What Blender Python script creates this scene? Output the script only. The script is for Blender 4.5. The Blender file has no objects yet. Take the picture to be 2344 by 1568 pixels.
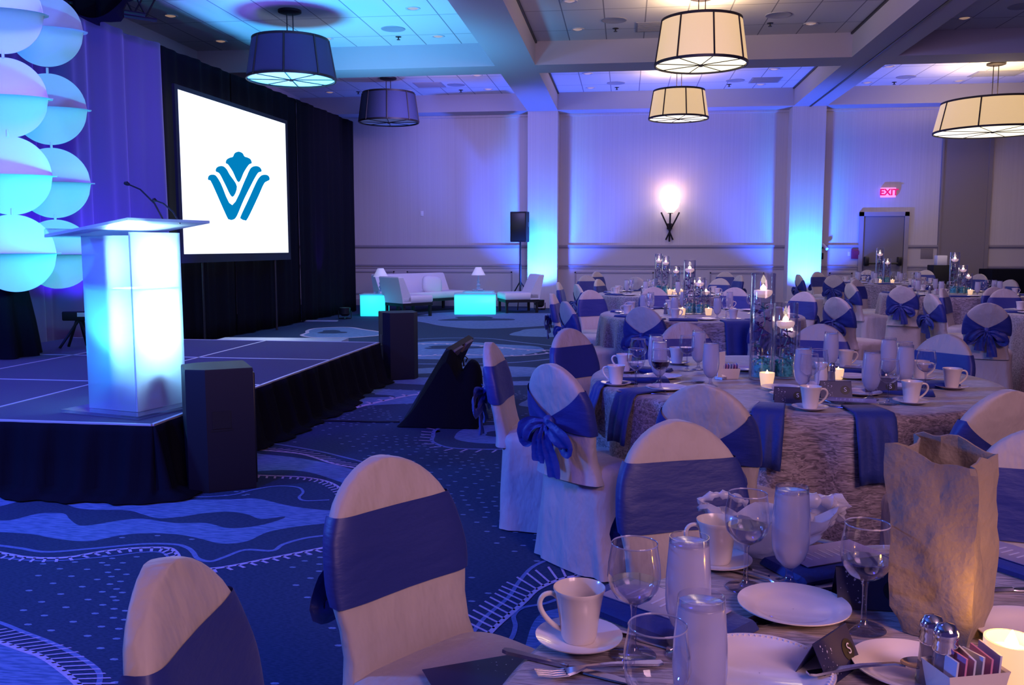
import bpy, math, random
from math import pi, sin, cos, radians, atan2, hypot
from mathutils import Vector, Matrix
random.seed(7)
C = bpy.context.scene.collection
SC = bpy.context.scene

# ------------------------------------------------------------------ camera
IW, IH = 2344, 1568
F, HZ, VPX, CZ = 2050.0, 565.0, 1430.0, 1.38
YAW = math.atan((VPX - IW / 2) / F)
PITCH = math.atan((IH / 2 - HZ) / F)
cam = bpy.data.cameras.new('camera')
cam.sensor_width = 36.0
cam.lens = F / IW * 36.0
cam.clip_start = 0.05
cam.clip_end = 200
co = bpy.data.objects.new('camera', cam)
C.objects.link(co)
co.location = (0, 0, CZ)
co.rotation_euler = (pi / 2 - PITCH, 0, YAW)
SC.camera = co

# ------------------------------------------------------------------ colour management, world
SC.view_settings.view_transform = 'Standard'
SC.view_settings.look = 'None'
SC.view_settings.gamma = 1.0
SC.view_settings.use_curve_mapping = False
SC.view_settings.exposure = 0.0
SC.cycles.max_bounces = 8
SC.cycles.diffuse_bounces = 3
SC.cycles.glossy_bounces = 2
SC.cycles.transmission_bounces = 4
SC.cycles.transparent_max_bounces = 28
SC.cycles.caustics_reflective = False
SC.cycles.caustics_refractive = False
SC.cycles.sample_clamp_indirect = 3.0
W = bpy.data.worlds.new('world')
SC.world = W
W.use_nodes = True
W.node_tree.nodes['Background'].inputs[0].default_value = (0.16, 0.10, 0.55, 1)
W.node_tree.nodes['Background'].inputs[1].default_value = 0.22


def lamp(kind, name, loc, target, color, energy, size=0.5, spot=60, blend=0.6, sy=None):
    L = bpy.data.lights.new(name, kind)
    L.color = color
    L.energy = energy
    if kind == 'AREA':
        L.size = size
        if sy:
            L.shape = 'RECTANGLE'
            L.size_y = sy
    elif kind == 'SPOT':
        L.spot_size = radians(spot)
        L.spot_blend = blend
        L.shadow_soft_size = size
    else:
        L.shadow_soft_size = size
    o = bpy.data.objects.new(name, L)
    C.objects.link(o)
    o.location = loc
    if target is not None:
        d = Vector(target) - Vector(loc)
        o.rotation_euler = d.to_track_quat('-Z', 'Y').to_euler()
    return o


# unseen wash lamps, added for the blue, rose and violet light
lamp('SPOT', 'stage_wash_blue', (-3.4, -1.0, 4.3), (-3.5, 4.4, 0.2), (0.03, 0.05, 1.0), 1500, 0.4, 78, 0.9)
lamp('AREA', 'carpet_wash_blue', (-1.6, 3.2, 4.5), (-1.6, 3.6, 0.0), (0.04, 0.06, 1.0), 55, 1.0)
lamp('AREA', 'house_wash_rose', (3.0, -2.0, 4.2), (1.2, 4, 0.8), (1.0, 0.56, 0.70), 265, 2.5)
lamp('SPOT', 'stage_top_wash', (-4.3, 5.6, 4.3), (-4.3, 6.6, 0.4), (0.16, 0.02, 1.0), 420, 0.3, 95, 0.9)  # added spot without a fixture, tints the deck blue-violet
lamp('AREA', 'side_wash_blue', (-6.3, 2.0, 3.0), (1.0, 4.6, 0.6), (0.06, 0.20, 1.0), 330, 0.6)
lamp('AREA', 'far_wash_violet', (1.5, 8.5, 4.3), (1.5, 15.5, 0.8), (0.62, 0.42, 0.95), 170, 3.0)
lamp('AREA', 'left_house_wash', (-3.4, 16.5, 4.1), (-4.2, 20.7, 1.4), (0.42, 0.32, 1.0), 95, 1.2)
lamp('AREA', 'aisle_wash', (-2.8, 11.0, 4.3), (-2.6, 14.0, 0.0), (0.15, 0.35, 1.0), 60, 1.2)


# ------------------------------------------------------------------ image point -> world point helpers
def ray(x, y):
    dx = (x - IW / 2) / F
    dz = (IH / 2 - y) / F
    cp, sp = cos(PITCH), sin(PITCH)
    v = (dx, cp + dz * sp, -sp + dz * cp)
    c, s = cos(YAW), sin(YAW)
    return Vector((v[0] * c - v[1] * s, v[0] * s + v[1] * c, v[2]))


def P(x, y, z=0.0):
    r = ray(x, y)
    t = (z - CZ) / r.z
    return Vector((r.x * t, r.y * t, z))


def PY(x, y, Y0):
    r = ray(x, y)
    t = Y0 / r.y
    return Vector((r.x * t, Y0, CZ + r.z * t))


# ------------------------------------------------------------------ materials
MATS = {}


def nodes_of(name):
    m = bpy.data.materials.new(name)
    m.use_nodes = True
    MATS[name] = m
    return m, m.node_tree.nodes, m.node_tree.links


def mat(name, col, rough=0.6, metal=0.0, emit=None, estr=0.0, sheen=0.0, bump=None, spec=0.5, coat=0, vary=None, sss=0):
    m, n, l = nodes_of(name)
    b = n['Principled BSDF']
    b.inputs['Base Color'].default_value = (*col, 1)
    b.inputs['Roughness'].default_value = rough
    b.inputs['Metallic'].default_value = metal
    b.inputs['Specular IOR Level'].default_value = spec
    if coat:
        b.inputs['Coat Weight'].default_value = coat
    if sheen:
        b.inputs['Sheen Weight'].default_value = sheen
        b.inputs['Sheen Roughness'].default_value = 0.4
    if emit:
        b.inputs['Emission Color'].default_value = (*emit, 1)
        b.inputs['Emission Strength'].default_value = estr
    if bump or vary:
        tc = n.new('ShaderNodeTexCoord')
        mp = n.new('ShaderNodeMapping')
        l.new(tc.outputs['Object'], mp.inputs[0])
    if bump:
        sc, strength, stretch = bump
        mp.inputs['Scale'].default_value = stretch
        nz = n.new('ShaderNodeTexNoise')
        nz.inputs['Scale'].default_value = sc
        nz.inputs['Detail'].default_value = 4
        l.new(mp.outputs[0], nz.inputs['Vector'])
        bp = n.new('ShaderNodeBump')
        bp.inputs['Strength'].default_value = strength
        bp.inputs['Distance'].default_value = 0.032 if strength >= 1 else 0.02
        l.new(nz.outputs['Fac'], bp.inputs['Height'])
        l.new(bp.outputs[0], b.inputs['Normal'])
    if vary:
        sc, col2, stretch = vary
        mp2 = n.new('ShaderNodeMapping')
        mp2.inputs['Scale'].default_value = stretch
        l.new(tc.outputs['Object'], mp2.inputs[0])
        nz2 = n.new('ShaderNodeTexNoise')
        nz2.inputs['Scale'].default_value = sc
        nz2.inputs['Detail'].default_value = 3
        l.new(mp2.outputs[0], nz2.inputs['Vector'])
        cr = n.new('ShaderNodeValToRGB')
        cr.color_ramp.elements[0].position = 0.35
        cr.color_ramp.elements[1].position = 0.65
        cr.color_ramp.elements[0].color = (*col, 1)
        cr.color_ramp.elements[1].color = (*col2, 1)
        l.new(nz2.outputs['Fac'], cr.inputs[0])
        l.new(cr.outputs[0], b.inputs['Base Color'])
    return m


def glass(name, tint=(0.93, 0.94, 0.97), rough=0.03, body=None, bodyamt=0.0, fres=1.5, edge=0.0):
    """thin clear glass: transparent body with fresnel gloss; optionally a milky diffuse body (frost, acrylic)"""
    m, n, l = nodes_of(name)
    n.remove(n['Principled BSDF'])
    out = n['Material Output']
    tr = n.new('ShaderNodeBsdfTransparent')
    tr.inputs[0].default_value = (*tint, 1)
    gl = n.new('ShaderNodeBsdfGlossy')
    gl.inputs['Roughness'].default_value = rough
    gl.inputs[0].default_value = (1, 1, 1, 1)
    lw = n.new('ShaderNodeLayerWeight')
    lw.inputs[0].default_value = 0.5
    pw = n.new('ShaderNodeMath')
    pw.operation = 'POWER'
    pw.inputs[1].default_value = 2.2
    l.new(lw.outputs['Facing'], pw.inputs[0])
    fr = n.new('ShaderNodeMath')
    fr.operation = 'MULTIPLY_ADD'
    fr.inputs[1].default_value = 0.8
    fr.inputs[2].default_value = 0.05 * (fres - 1) / 0.5
    l.new(pw.outputs[0], fr.inputs[0])
    mx = n.new('ShaderNodeMixShader')
    l.new(fr.outputs[0], mx.inputs[0])
    src = tr
    if body:
        df = n.new('ShaderNodeBsdfDiffuse')
        df.inputs[0].default_value = (*body, 1)
        tl = n.new('ShaderNodeBsdfTranslucent')
        tl.inputs[0].default_value = (*body, 1)
        m1 = n.new('ShaderNodeMixShader')
        m1.inputs[0].default_value = 0.5
        l.new(df.outputs[0], m1.inputs[1])
        l.new(tl.outputs[0], m1.inputs[2])
        m2 = n.new('ShaderNodeMixShader')
        m2.inputs[0].default_value = bodyamt
        l.new(tr.outputs[0], m2.inputs[1])
        l.new(m1.outputs[0], m2.inputs[2])
        src = m2
    l.new(src.outputs[0], mx.inputs[1])
    l.new(gl.outputs[0], mx.inputs[2])
    l.new(mx.outputs[0], out.inputs[0])
    return m


COVER = mat('champagne_cover', (0.50, 0.42, 0.38), 0.62, sheen=0.25, bump=(7, 1.0, (1, 1, 0.5)))
SASH = mat('royal_blue_sash', (0.020, 0.030, 0.20), 0.5, sheen=0.1, bump=(10, 0.2, (1, 1, 3)))
NAPK = mat('royal_blue_napkin', (0.014, 0.030, 0.20), 0.7, sheen=0.1, bump=(60, 0.15, (1, 1, 1)))
WALLM = mat('striped_wallpaper', (0.52, 0.47, 0.50), 0.85, vary=(9, (0.56, 0.51, 0.54), (6, 1, 0.02)))
WAIN = mat('painted_wainscot', (0.50, 0.45, 0.47), 0.7)
TRIM = mat('painted_trim', (0.30, 0.27, 0.32), 0.6)
BEAM = mat('beam_paint', (0.46, 0.43, 0.48), 0.85)
DOORM = mat('taupe_door', (0.19, 0.17, 0.19), 0.6)
PARTM = mat('taupe_partition', (0.22, 0.19, 0.22), 0.8)
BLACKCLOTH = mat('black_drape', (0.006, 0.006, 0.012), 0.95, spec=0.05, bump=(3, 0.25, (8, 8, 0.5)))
DRAPE = mat('stage_drape', (0.12, 0.10, 0.22), 0.8, sheen=0.2)  # same drape where uplit: the blue wash is partly put into this colour
BLACKP = mat('black_paint', (0.008, 0.008, 0.013), 0.6, spec=0.3)
BLACKM = mat('black_metal', (0.015, 0.015, 0.018), 0.4, 0.3)
DECK = mat('stage_deck_carpet', (0.06, 0.055, 0.11), 0.9, bump=(150, 0.4, (1, 1, 1)))
SEAM = mat('deck_edge_metal', (0.5, 0.48, 0.55), 0.5, 0.2)
PORC = mat('ivory_porcelain', (0.74, 0.66, 0.60), 0.22, coat=0.4)
PLATEM = mat('white_china', (0.80, 0.72, 0.72), 0.18, coat=0.4)
STEEL = mat('cutlery_steel', (0.62, 0.58, 0.62), 0.16, 1.0)
CHROME = mat('chrome', (0.8, 0.8, 0.85), 0.1, 1.0)
CARD = mat('navy_card', (0.022, 0.02, 0.075), 0.35)
CARDW = mat('lilac_menu_card', (0.42, 0.34, 0.50), 0.3, vary=(6, (0.20, 0.16, 0.34), (1, 1, 1)))
WHITEC = mat('white_paper', (0.75, 0.72, 0.78), 0.6)
PRINT = mat('pale_print', (0.55, 0.52, 0.66), 0.6)
BLKPRINT = mat('black_print', (0.004, 0.004, 0.008), 0.4)
UPH = mat('white_leatherette', (0.72, 0.66, 0.70), 0.45, bump=(3, 0.1, (1, 1, 1)))
GLOW = mat('lit_cyan_acrylic', (0.3, 0.8, 0.85), 0.3, emit=(0.0, 0.80, 0.90), estr=1.0)
LSHADE = mat('white_lamp_shade', (0.8, 0.76, 0.8), 0.7, emit=(0.75, 0.70, 0.9), estr=0.18)
GLASS = glass('clear_glass', (0.95, 0.95, 0.98), 0.05)
RIM = glass('glass_rim_highlight', (0.7, 0.7, 0.85), 0.1, (0.75, 0.72, 0.85), 0.55, 1.6)
GLASSB = glass('clear_glass_base', (0.80, 0.80, 0.90), 0.05, fres=1.6)
FROST = glass('iced_water_glass', (0.85, 0.85, 0.92), 0.15, (0.76, 0.72, 0.84), 0.72, 1.25)
WATER = glass('water', (0.96, 0.97, 0.99), 0.02, fres=1.25)
WHITEWINE = glass('pale_drink', (0.80, 0.78, 0.88), 0.02, fres=1.33)
REDWINE = glass('red_wine', (0.06, 0.0, 0.02), 0.03, (0.04, 0.0, 0.015), 0.8, 1.33)
ACRYL = glass('frosted_acrylic', (0.55, 0.62, 0.80), 0.35, (0.70, 0.76, 0.90), 0.66, 1.2)
ACRYLS = glass('translucent_side_acrylic', (0.60, 0.68, 0.90), 0.3, (0.55, 0.65, 0.88), 0.42, 1.2)
ACRYLC = glass('clear_acrylic', (0.85, 0.87, 0.97), 0.05, (0.6, 0.65, 0.8), 0.12, 1.45)
PLASTICBAG = glass('thin_white_plastic', (0.8, 0.8, 0.85), 0.25, (0.88, 0.84, 0.90), 0.92, 1.3)
SCREENM = mat('projected_screen', (0.6, 0.6, 0.6), 0.9, emit=(0.90, 0.98, 1.0), estr=1.25)
LOGOM = mat('slide_blue', (0.0, 0.0, 0.0), 0.95, spec=0.0, emit=(0.0, 0.215, 0.52), estr=1.0)
FLAME = mat('candle_flame', (1, 0.7, 0.3), 0.5, emit=(1.0, 0.80, 0.55), estr=14)
WAX = mat('candle_wax', (0.9, 0.75, 0.75), 0.5, emit=(1.0, 0.62, 0.55), estr=0.45)
GEM = mat('teal_glass_gems', (0.02, 0.34, 0.36), 0.12, coat=0.6, vary=(60, (0.10, 0.75, 0.72), (1, 1, 1)))
PETAL = mat('purple_orchid', (0.06, 0.012, 0.14), 0.5, vary=(25, (0.16, 0.03, 0.26), (1, 1, 1)))
LEAFM = mat('teal_green_petal', (0.03, 0.26, 0.25), 0.5, vary=(25, (0.20, 0.48, 0.50), (1, 1, 1)))
PETALW = mat('pale_orchid', (0.40, 0.45, 0.62), 0.5)
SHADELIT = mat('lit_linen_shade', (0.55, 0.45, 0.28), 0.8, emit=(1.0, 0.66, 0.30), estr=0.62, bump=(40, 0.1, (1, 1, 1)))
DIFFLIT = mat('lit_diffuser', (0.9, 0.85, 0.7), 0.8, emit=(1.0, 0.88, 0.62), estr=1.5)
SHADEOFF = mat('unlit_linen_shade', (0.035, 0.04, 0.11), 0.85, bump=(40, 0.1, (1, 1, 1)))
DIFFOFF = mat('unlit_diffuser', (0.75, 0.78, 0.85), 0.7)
BRONZE = mat('dark_bronze', (0.02, 0.014, 0.018), 0.5, 0.4)
GLOWBOWL = mat('lit_alabaster', (0.9, 0.7, 0.6), 0.5, emit=(1.0, 0.78, 0.62), estr=5.0)
EXITM = mat('exit_sign_face', (0.8, 0.6, 0.65), 0.5, emit=(0.95, 0.22, 0.42), estr=0.75)
EXITRED = mat('exit_letters', (0.5, 0.0, 0.1), 0.5, emit=(0.75, 0.0, 0.12), estr=0.8)
DOWNL = mat('downlight_lens', (0.7, 0.6, 0.5), 0.3, 0.6, emit=(1.0, 0.6, 0.4), estr=0.25)
DOWNT = mat('downlight_trim', (0.55, 0.52, 0.55), 0.4)
GREYM = mat('grey_grille', (0.30, 0.29, 0.34), 0.7)
BALL = mat('white_stretch_fabric', (0.80, 0.80, 0.86), 0.8)
SILVER = mat('metal_ramp', (0.45, 0.48, 0.55), 0.4, 0.5)
REDBOX = mat('red_alarm', (0.20, 0.02, 0.09), 0.5)
CANDLEHOLD = mat('frosted_votive', (0.8, 0.55, 0.35), 0.4, emit=(1.0, 0.62, 0.34), estr=0.75)
VOTLIT = mat('votive_flame_glow', (1, 0.8, 0.5), 0.4, emit=(1.0, 0.85, 0.45), estr=6)
PINKP = mat('pink_packets', (0.62, 0.22, 0.38), 0.6)
WHITEP = mat('white_packets', (0.55, 0.55, 0.68), 0.6)
UPCORE = mat('lit_fixture_lens', (0.5, 1, 1), 0.3, emit=(0.3, 1.0, 1.0), estr=6)


def mk_cloth():
    m, n, l = nodes_of('crinkled_taupe_cloth')
    b = n['Principled BSDF']
    b.inputs['Roughness'].default_value = 0.42
    b.inputs['Sheen Weight'].default_value = 0.3
    tc = n.new('ShaderNodeTexCoord')
    wv = n.new('ShaderNodeTexNoise')
    mp = n.new('ShaderNodeMapping')
    mp.inputs['Scale'].default_value = (11, 75, 75)
    mp.inputs['Rotation'].default_value = (0, 0, 0.15)
    l.new(tc.outputs['Object'], mp.inputs[0])
    l.new(mp.outputs[0], wv.inputs['Vector'])
    wv.inputs['Scale'].default_value = 1.4
    wv.inputs['Detail'].default_value = 3
    wv.inputs['Distortion'].default_value = 1.2
    cr = n.new('ShaderNodeValToRGB')
    cr.color_ramp.elements[0].position = 0.36
    cr.color_ramp.elements[1].position = 0.66
    cr.color_ramp.elements[0].color = (0.11, 0.08, 0.10, 1)
    cr.color_ramp.elements[1].color = (0.42, 0.33, 0.36, 1)  # wrinkle shade and crest light put into the colour as dark and pale streaks
    l.new(wv.outputs['Fac'], cr.inputs[0])
    l.new(cr.outputs[0], b.inputs['Base Color'])
    bp = n.new('ShaderNodeBump')
    bp.inputs['Strength'].default_value = 0.55
    bp.inputs['Distance'].default_value = 0.006
    l.new(wv.outputs['Fac'], bp.inputs['Height'])
    l.new(bp.outputs[0], b.inputs['Normal'])
    return m


CLOTH = mk_cloth()


def mk_paperbag():
    m, n, l = nodes_of('brown_kraft_paper')
    b = n['Principled BSDF']
    b.inputs['Roughness'].default_value = 0.75
    tc = n.new('ShaderNodeTexCoord')
    nz = n.new('ShaderNodeTexNoise')
    nz.inputs['Scale'].default_value = 14
    nz.inputs['Detail'].default_value = 5
    l.new(tc.outputs['Object'], nz.inputs['Vector'])
    cr = n.new('ShaderNodeValToRGB')
    cr.color_ramp.elements[0].color = (0.22, 0.175, 0.155, 1)
    cr.color_ramp.elements[1].color = (0.30, 0.24, 0.205, 1)
    l.new(nz.outputs['Fac'], cr.inputs[0])
    l.new(cr.outputs[0], b.inputs['Base Color'])
    bp = n.new('ShaderNodeBump')
    bp.inputs['Strength'].default_value = 0.7
    bp.inputs['Distance'].default_value = 0.02
    l.new(nz.outputs['Fac'], bp.inputs['Height'])
    l.new(bp.outputs[0], b.inputs['Normal'])
    return m


KRAFT = mk_paperbag()


def mk_carpet(name, c1, c2, scale=(60, 260, 1), rot=0.3):
    m, n, l = nodes_of(name)
    b = n['Principled BSDF']
    b.inputs['Roughness'].default_value = 0.95
    b.inputs['Specular IOR Level'].default_value = 0.1
    tc = n.new('ShaderNodeTexCoord')
    mp = n.new('ShaderNodeMapping')
    mp.inputs['Rotation'].default_value = (0, 0, rot)
    mp.inputs['Scale'].default_value = scale
    l.new(tc.outputs['Object'], mp.inputs[0])
    nz = n.new('ShaderNodeTexNoise')
    nz.inputs['Scale'].default_value = 1.0
    nz.inputs['Detail'].default_value = 3
    l.new(mp.outputs[0], nz.inputs['Vector'])
    cr = n.new('ShaderNodeValToRGB')
    cr.color_ramp.elements[0].position = 0.40
    cr.color_ramp.elements[1].position = 0.60
    cr.color_ramp.elements[0].color = (*c1, 1)
    cr.color_ramp.elements[1].color = (*c2, 1)
    l.new(nz.outputs['Fac'], cr.inputs[0])
    l.new(cr.outputs[0], b.inputs['Base Color'])
    return m


CARPET = mk_carpet('carpet_navy', (0.020, 0.036, 0.075), (0.036, 0.055, 0.11), (50, 240, 1))
CARPET_L = mk_carpet('carpet_light_blue', (0.07, 0.13, 0.26), (0.15, 0.22, 0.40), (14, 90, 1), -0.5)
CARPET_M = mk_carpet('carpet_mid_line', (0.12, 0.16, 0.32), (0.15, 0.20, 0.38), (60, 60, 1))
CARPET_P = mk_carpet('carpet_pink_line', (0.42, 0.34, 0.48), (0.52, 0.42, 0.55), (60, 60, 1))
CARPET_D = mk_carpet('carpet_dot', (0.16, 0.22, 0.34), (0.22, 0.28, 0.40), (60, 60, 1))


def mk_ceiling():
    m, n, l = nodes_of('ceiling_tiles')
    b = n['Principled BSDF']
    b.inputs['Roughness'].default_value = 0.9
    tc = n.new('ShaderNodeTexCoord')
    mp = n.new('ShaderNodeMapping')
    mp.inputs['Rotation'].default_value = (0, 0, pi / 2)
    mp.inputs['Location'].default_value = (0.06, 0.35, 0)
    l.new(tc.outputs['Object'], mp.inputs[0])
    br = n.new('ShaderNodeTexBrick')
    br.offset = 0.0
    br.inputs['Scale'].default_value = 1.0
    br.inputs['Brick Width'].default_value = 1.2
    br.inputs['Row Height'].default_value = 0.6
    br.inputs['Mortar Size'].default_value = 0.009
    br.inputs['Mortar Smooth'].default_value = 0.1
    br.inputs['Color1'].default_value = (0.66, 0.63, 0.64, 1)
    br.inputs['Color2'].default_value = (0.62, 0.60, 0.62, 1)
    br.inputs['Mortar'].default_value = (0.22, 0.21, 0.25, 1)
    l.new(mp.outputs[0], br.inputs['Vector'])
    l.new(br.outputs['Color'], b.inputs['Base Color'])
    return m


CEILM = mk_ceiling()


# ------------------------------------------------------------------ mesh builder
class M:
    def __init__(s):
        s.v, s.f, s.mi = [], [], []
        s.cur = 0

    def add(s, vs, fs):
        b = len(s.v)
        s.v += [tuple(v) for v in vs]
        for f in fs:
            s.f.append([b + i for i in f])
            s.mi.append(s.cur)
        return s

    def box(s, x0, y0, z0, x1, y1, z1, b=0.0):
        if b <= 0:
            vs = [(x, y, z) for z in (z0, z1) for y in (y0, y1) for x in (x0, x1)]
            s.add(vs, [(0, 2, 3, 1), (4, 5, 7, 6), (0, 1, 5, 4), (2, 6, 7, 3), (0, 4, 6, 2), (1, 3, 7, 5)])
            return s
        rows = []
        for z, k in ((z0, b), (z0 + b, 0), (z1 - b, 0), (z1, b)):
            r = []
            for cx, cy, a0 in ((x1, y1, 0), (x0, y1, 1), (x0, y0, 2), (x1, y0, 3)):
                ix = -1 if cx == x1 else 1
                iy = -1 if cy == y1 else 1
                ccx, ccy = cx + ix * (b + k * 0.001), cy + iy * (b + k * 0.001)
                for q in range(4):
                    a = a0 * pi / 2 + q * pi / 6
                    rr = b if k == 0 else b * 0.3
                    r.append((ccx + rr * cos(a), ccy + rr * sin(a), z))
            rows.append(r)
        return s.loft(rows)

    def loft(s, rows, close=True, cap0=True, cap1=True):
        n = len(rows[0])
        b = len(s.v)
        for r in rows:
            s.v += [tuple(p) for p in r]
        for i in range(len(rows) - 1):
            for j in range(n if close else n - 1):
                k = (j + 1) % n
                s.f.append([b + i * n + j, b + i * n + k, b + (i + 1) * n + k, b + (i + 1) * n + j])
                s.mi.append(s.cur)
        if cap0 and close:
            s.f.append([b + j for j in range(n)][::-1])
            s.mi.append(s.cur)
        if cap1 and close:
            q = b + (len(rows) - 1) * n
            s.f.append([q + j for j in range(n)])
            s.mi.append(s.cur)
        return s

    def lathe(s, prof, n=32, cx=0, cy=0, cz=0, cap0=False, cap1=False):
        rows = [[(cx + r * cos(2 * pi * j / n), cy + r * sin(2 * pi * j / n), cz + z) for j in range(n)] for r, z in prof]
        return s.loft(rows, True, cap0, cap1)

    def tube(s, pts, r, n=8, cap=True):
        pts = [Vector(p) for p in pts]
        rows = []
        prev = None
        for i, p in enumerate(pts):
            t = (pts[min(i + 1, len(pts) - 1)] - pts[max(i - 1, 0)]).normalized()
            ref = Vector((0, 0, 1)) if abs(t.z) < 0.95 else Vector((1, 0, 0))
            if prev is not None:
                u = (prev - t * prev.dot(t)).normalized()
            else:
                u = t.cross(ref).normalized()
            prev = u
            w = t.cross(u)
            rr = r[i] if isinstance(r, (list, tuple)) else r
            rows.append([p + u * (rr * cos(2 * pi * j / n)) + w * (rr * sin(2 * pi * j / n)) for j in range(n)])
        return s.loft(rows, True, cap, cap)

    def sphere(s, c, r, n=12, sx=1, sy=1, sz=1):
        rows = []
        for i in range(n // 2 + 1):
            a = -pi / 2 + pi * i / (n // 2)
            rr = max(cos(a), 0.001) * r
            rows.append([(c[0] + sx * rr * cos(2 * pi * j / n), c[1] + sy * rr * sin(2 * pi * j / n), c[2] + sz * r * sin(a)) for j in range(n)])
        return s.loft(rows, True, True, True)

    def poly(s, pts):
        b = len(s.v)
        s.v += [tuple(p) for p in pts]
        s.f.append(list(range(b, b + len(pts))))
        s.mi.append(s.cur)
        return s

    def prism(s, pts, d):
        """extrude closed 3-D outline by vector d"""
        d = Vector(d)
        a = [Vector(p) for p in pts]
        return s.loft([a, [p + d for p in a]], True, True, True)

    def mesh(s, name, mats=None, smooth=40):
        me = bpy.data.meshes.new(name)
        me.from_pydata(s.v, [], s.f)
        me.update()
        import bmesh
        bm = bmesh.new()
        bm.from_mesh(me)
        bmesh.ops.recalc_face_normals(bm, faces=bm.faces)
        bm.to_mesh(me)
        bm.free()
        if mats:
            for m in (mats if isinstance(mats, (list, tuple)) else [mats]):
                me.materials.append(m)
            if isinstance(mats, (list, tuple)) and len(mats) > 1:
                me.polygons.foreach_set('material_index', s.mi)
        if smooth:
            me.polygons.foreach_set('use_smooth', [True] * len(me.polygons))
            me.set_sharp_from_angle(angle=radians(smooth))
        return me


def link(name, me, parent=None, loc=None, rot=None, label=None):
    o = bpy.data.objects.new(name, me)
    C.objects.link(o)
    if parent:
        o.parent = parent
    if loc is not None:
        o.location = loc
    if rot is not None:
        o.rotation_euler = rot
    if label:
        o['label'] = label
    return o


def tag(o, label, cat, group=None, kind=None):
    o['label'] = label
    o['category'] = cat
    if group:
        o['group'] = group
    if kind:
        o['kind'] = kind
    return o


def thing(name, label, cat, loc=(0, 0, 0), rz=0.0, group=None):
    o = bpy.data.objects.new(name, None)
    C.objects.link(o)
    o.empty_display_size = 0.1
    o.location = loc
    o.rotation_euler = (0, 0, rz)
    return tag(o, label, cat, group)


def structure(name, me, **k):
    o = link(name, me, **k)
    o['kind'] = 'structure'
    return o


PROTO = {}


def copy_tree(o, parent=None):
    c = o.copy()
    C.objects.link(c)
    if parent:
        c.parent = parent
    for ch in [x for x in o.children]:
        copy_tree(ch, c)
    return c


def inst(kind, label, loc, rz=0.0, group=None, scale=None):
    """place one individual: the first is built, the others are copies of it and of its parts"""
    b, name, cat = BUILD[kind]
    if kind not in PROTO:
        r = b(name)
        PROTO[kind] = r
    else:
        src = PROTO[kind]
        r = copy_tree(src)
    r.location = loc
    r.rotation_euler = (0, 0, rz)
    r.scale = (scale,) * 3 if scale else (1, 1, 1)
    tag(r, label, cat)
    if 'group' in r:
        del r['group']
    if group:
        r['group'] = group
    return r


BUILD = {}


def builder(kind, name, cat):
    def deco(fn):
        BUILD[kind] = (fn, name, cat)
        return fn
    return deco


def root(name):
    o = bpy.data.objects.new(name, None)
    C.objects.link(o)
    o.empty_display_size = 0.1
    return o


def ss(a, b, x):
    t = max(0.0, min(1.0, (x - a) / (b - a)))
    return t * t * (3 - 2 * t)


def lerp(a, b, t):
    return a + (b - a) * t


def text_mesh(txt, size, m, ext=0.0005, bold=0.0):
    cu = bpy.data.curves.new('lettering', 'FONT')
    cu.body = txt
    cu.size = size
    cu.extrude = ext
    cu.offset = size * bold
    cu.align_x = 'CENTER'
    cu.align_y = 'CENTER'
    cu.materials.append(m)
    o = bpy.data.objects.new('tmp', cu)
    o.scale = (1, 1, 1)
    C.objects.link(o)
    dg = bpy.context.evaluated_depsgraph_get()
    me = bpy.data.meshes.new_from_object(o.evaluated_get(dg))
    me.name = 'lettering'
    bpy.data.objects.remove(o)
    bpy.data.curves.remove(cu)
    if not me.materials:
        me.materials.append(m)
    return me


# ==================================================================  ROOM
WY = 20.7      # back wall
CZL = 4.75     # tile ceiling
BZ = 4.37      # beam soffit height


# ---- carpet floor: base plane plus woven shapes as faces of the same mesh
def crop7(pts, ox=0):
    return [(ox + x / 2.76, 1000 + y / 2.76) for x, y in pts]


def smoothline(pts, k=6, closed=False):
    out = []
    n = len(pts)
    rng = range(n if closed else n - 1)
    for i in rng:
        def g(j):
            return pts[j % n] if closed else pts[max(0, min(n - 1, j))]
        p0, p1, p2, p3 = (Vector(g(i - 1)), Vector(g(i)), Vector(g(i + 1)), Vector(g(i + 2)))
        for q in range(k):
            t = q / k
            out.append(0.5 * ((2 * p1) + (-p0 + p2) * t + (2 * p0 - 5 * p1 + 4 * p2 - p3) * t * t + (-p0 + 3 * p1 - 3 * p2 + p3) * t ** 3))
    if not closed:
        out.append(Vector(pts[-1]))
    return out


fl = M()
fl.cur = 0
fl.box(-9, -4, -0.05, 12, WY + 0.3, 0)
DOTBLOCK = []
from mathutils.geometry import tessellate_polygon


def fpoly(px, z, mi, block=True):
    w = [P(x, y, 0) for x, y in px]
    w = [Vector((a.x, a.y)) for a in w]
    w = smoothline(w, 5, True)
    pts = [Vector((p.x, p.y, z)) for p in w]
    fl.cur = mi
    tris = tessellate_polygon([pts])
    b = len(fl.v)
    fl.v += [tuple(p) for p in pts]
    for t in tris:
        fl.f.append([b + i for i in t])
        fl.mi.append(mi)
    if block:
        DOTBLOCK.append([(p.x, p.y) for p in w])


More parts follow.
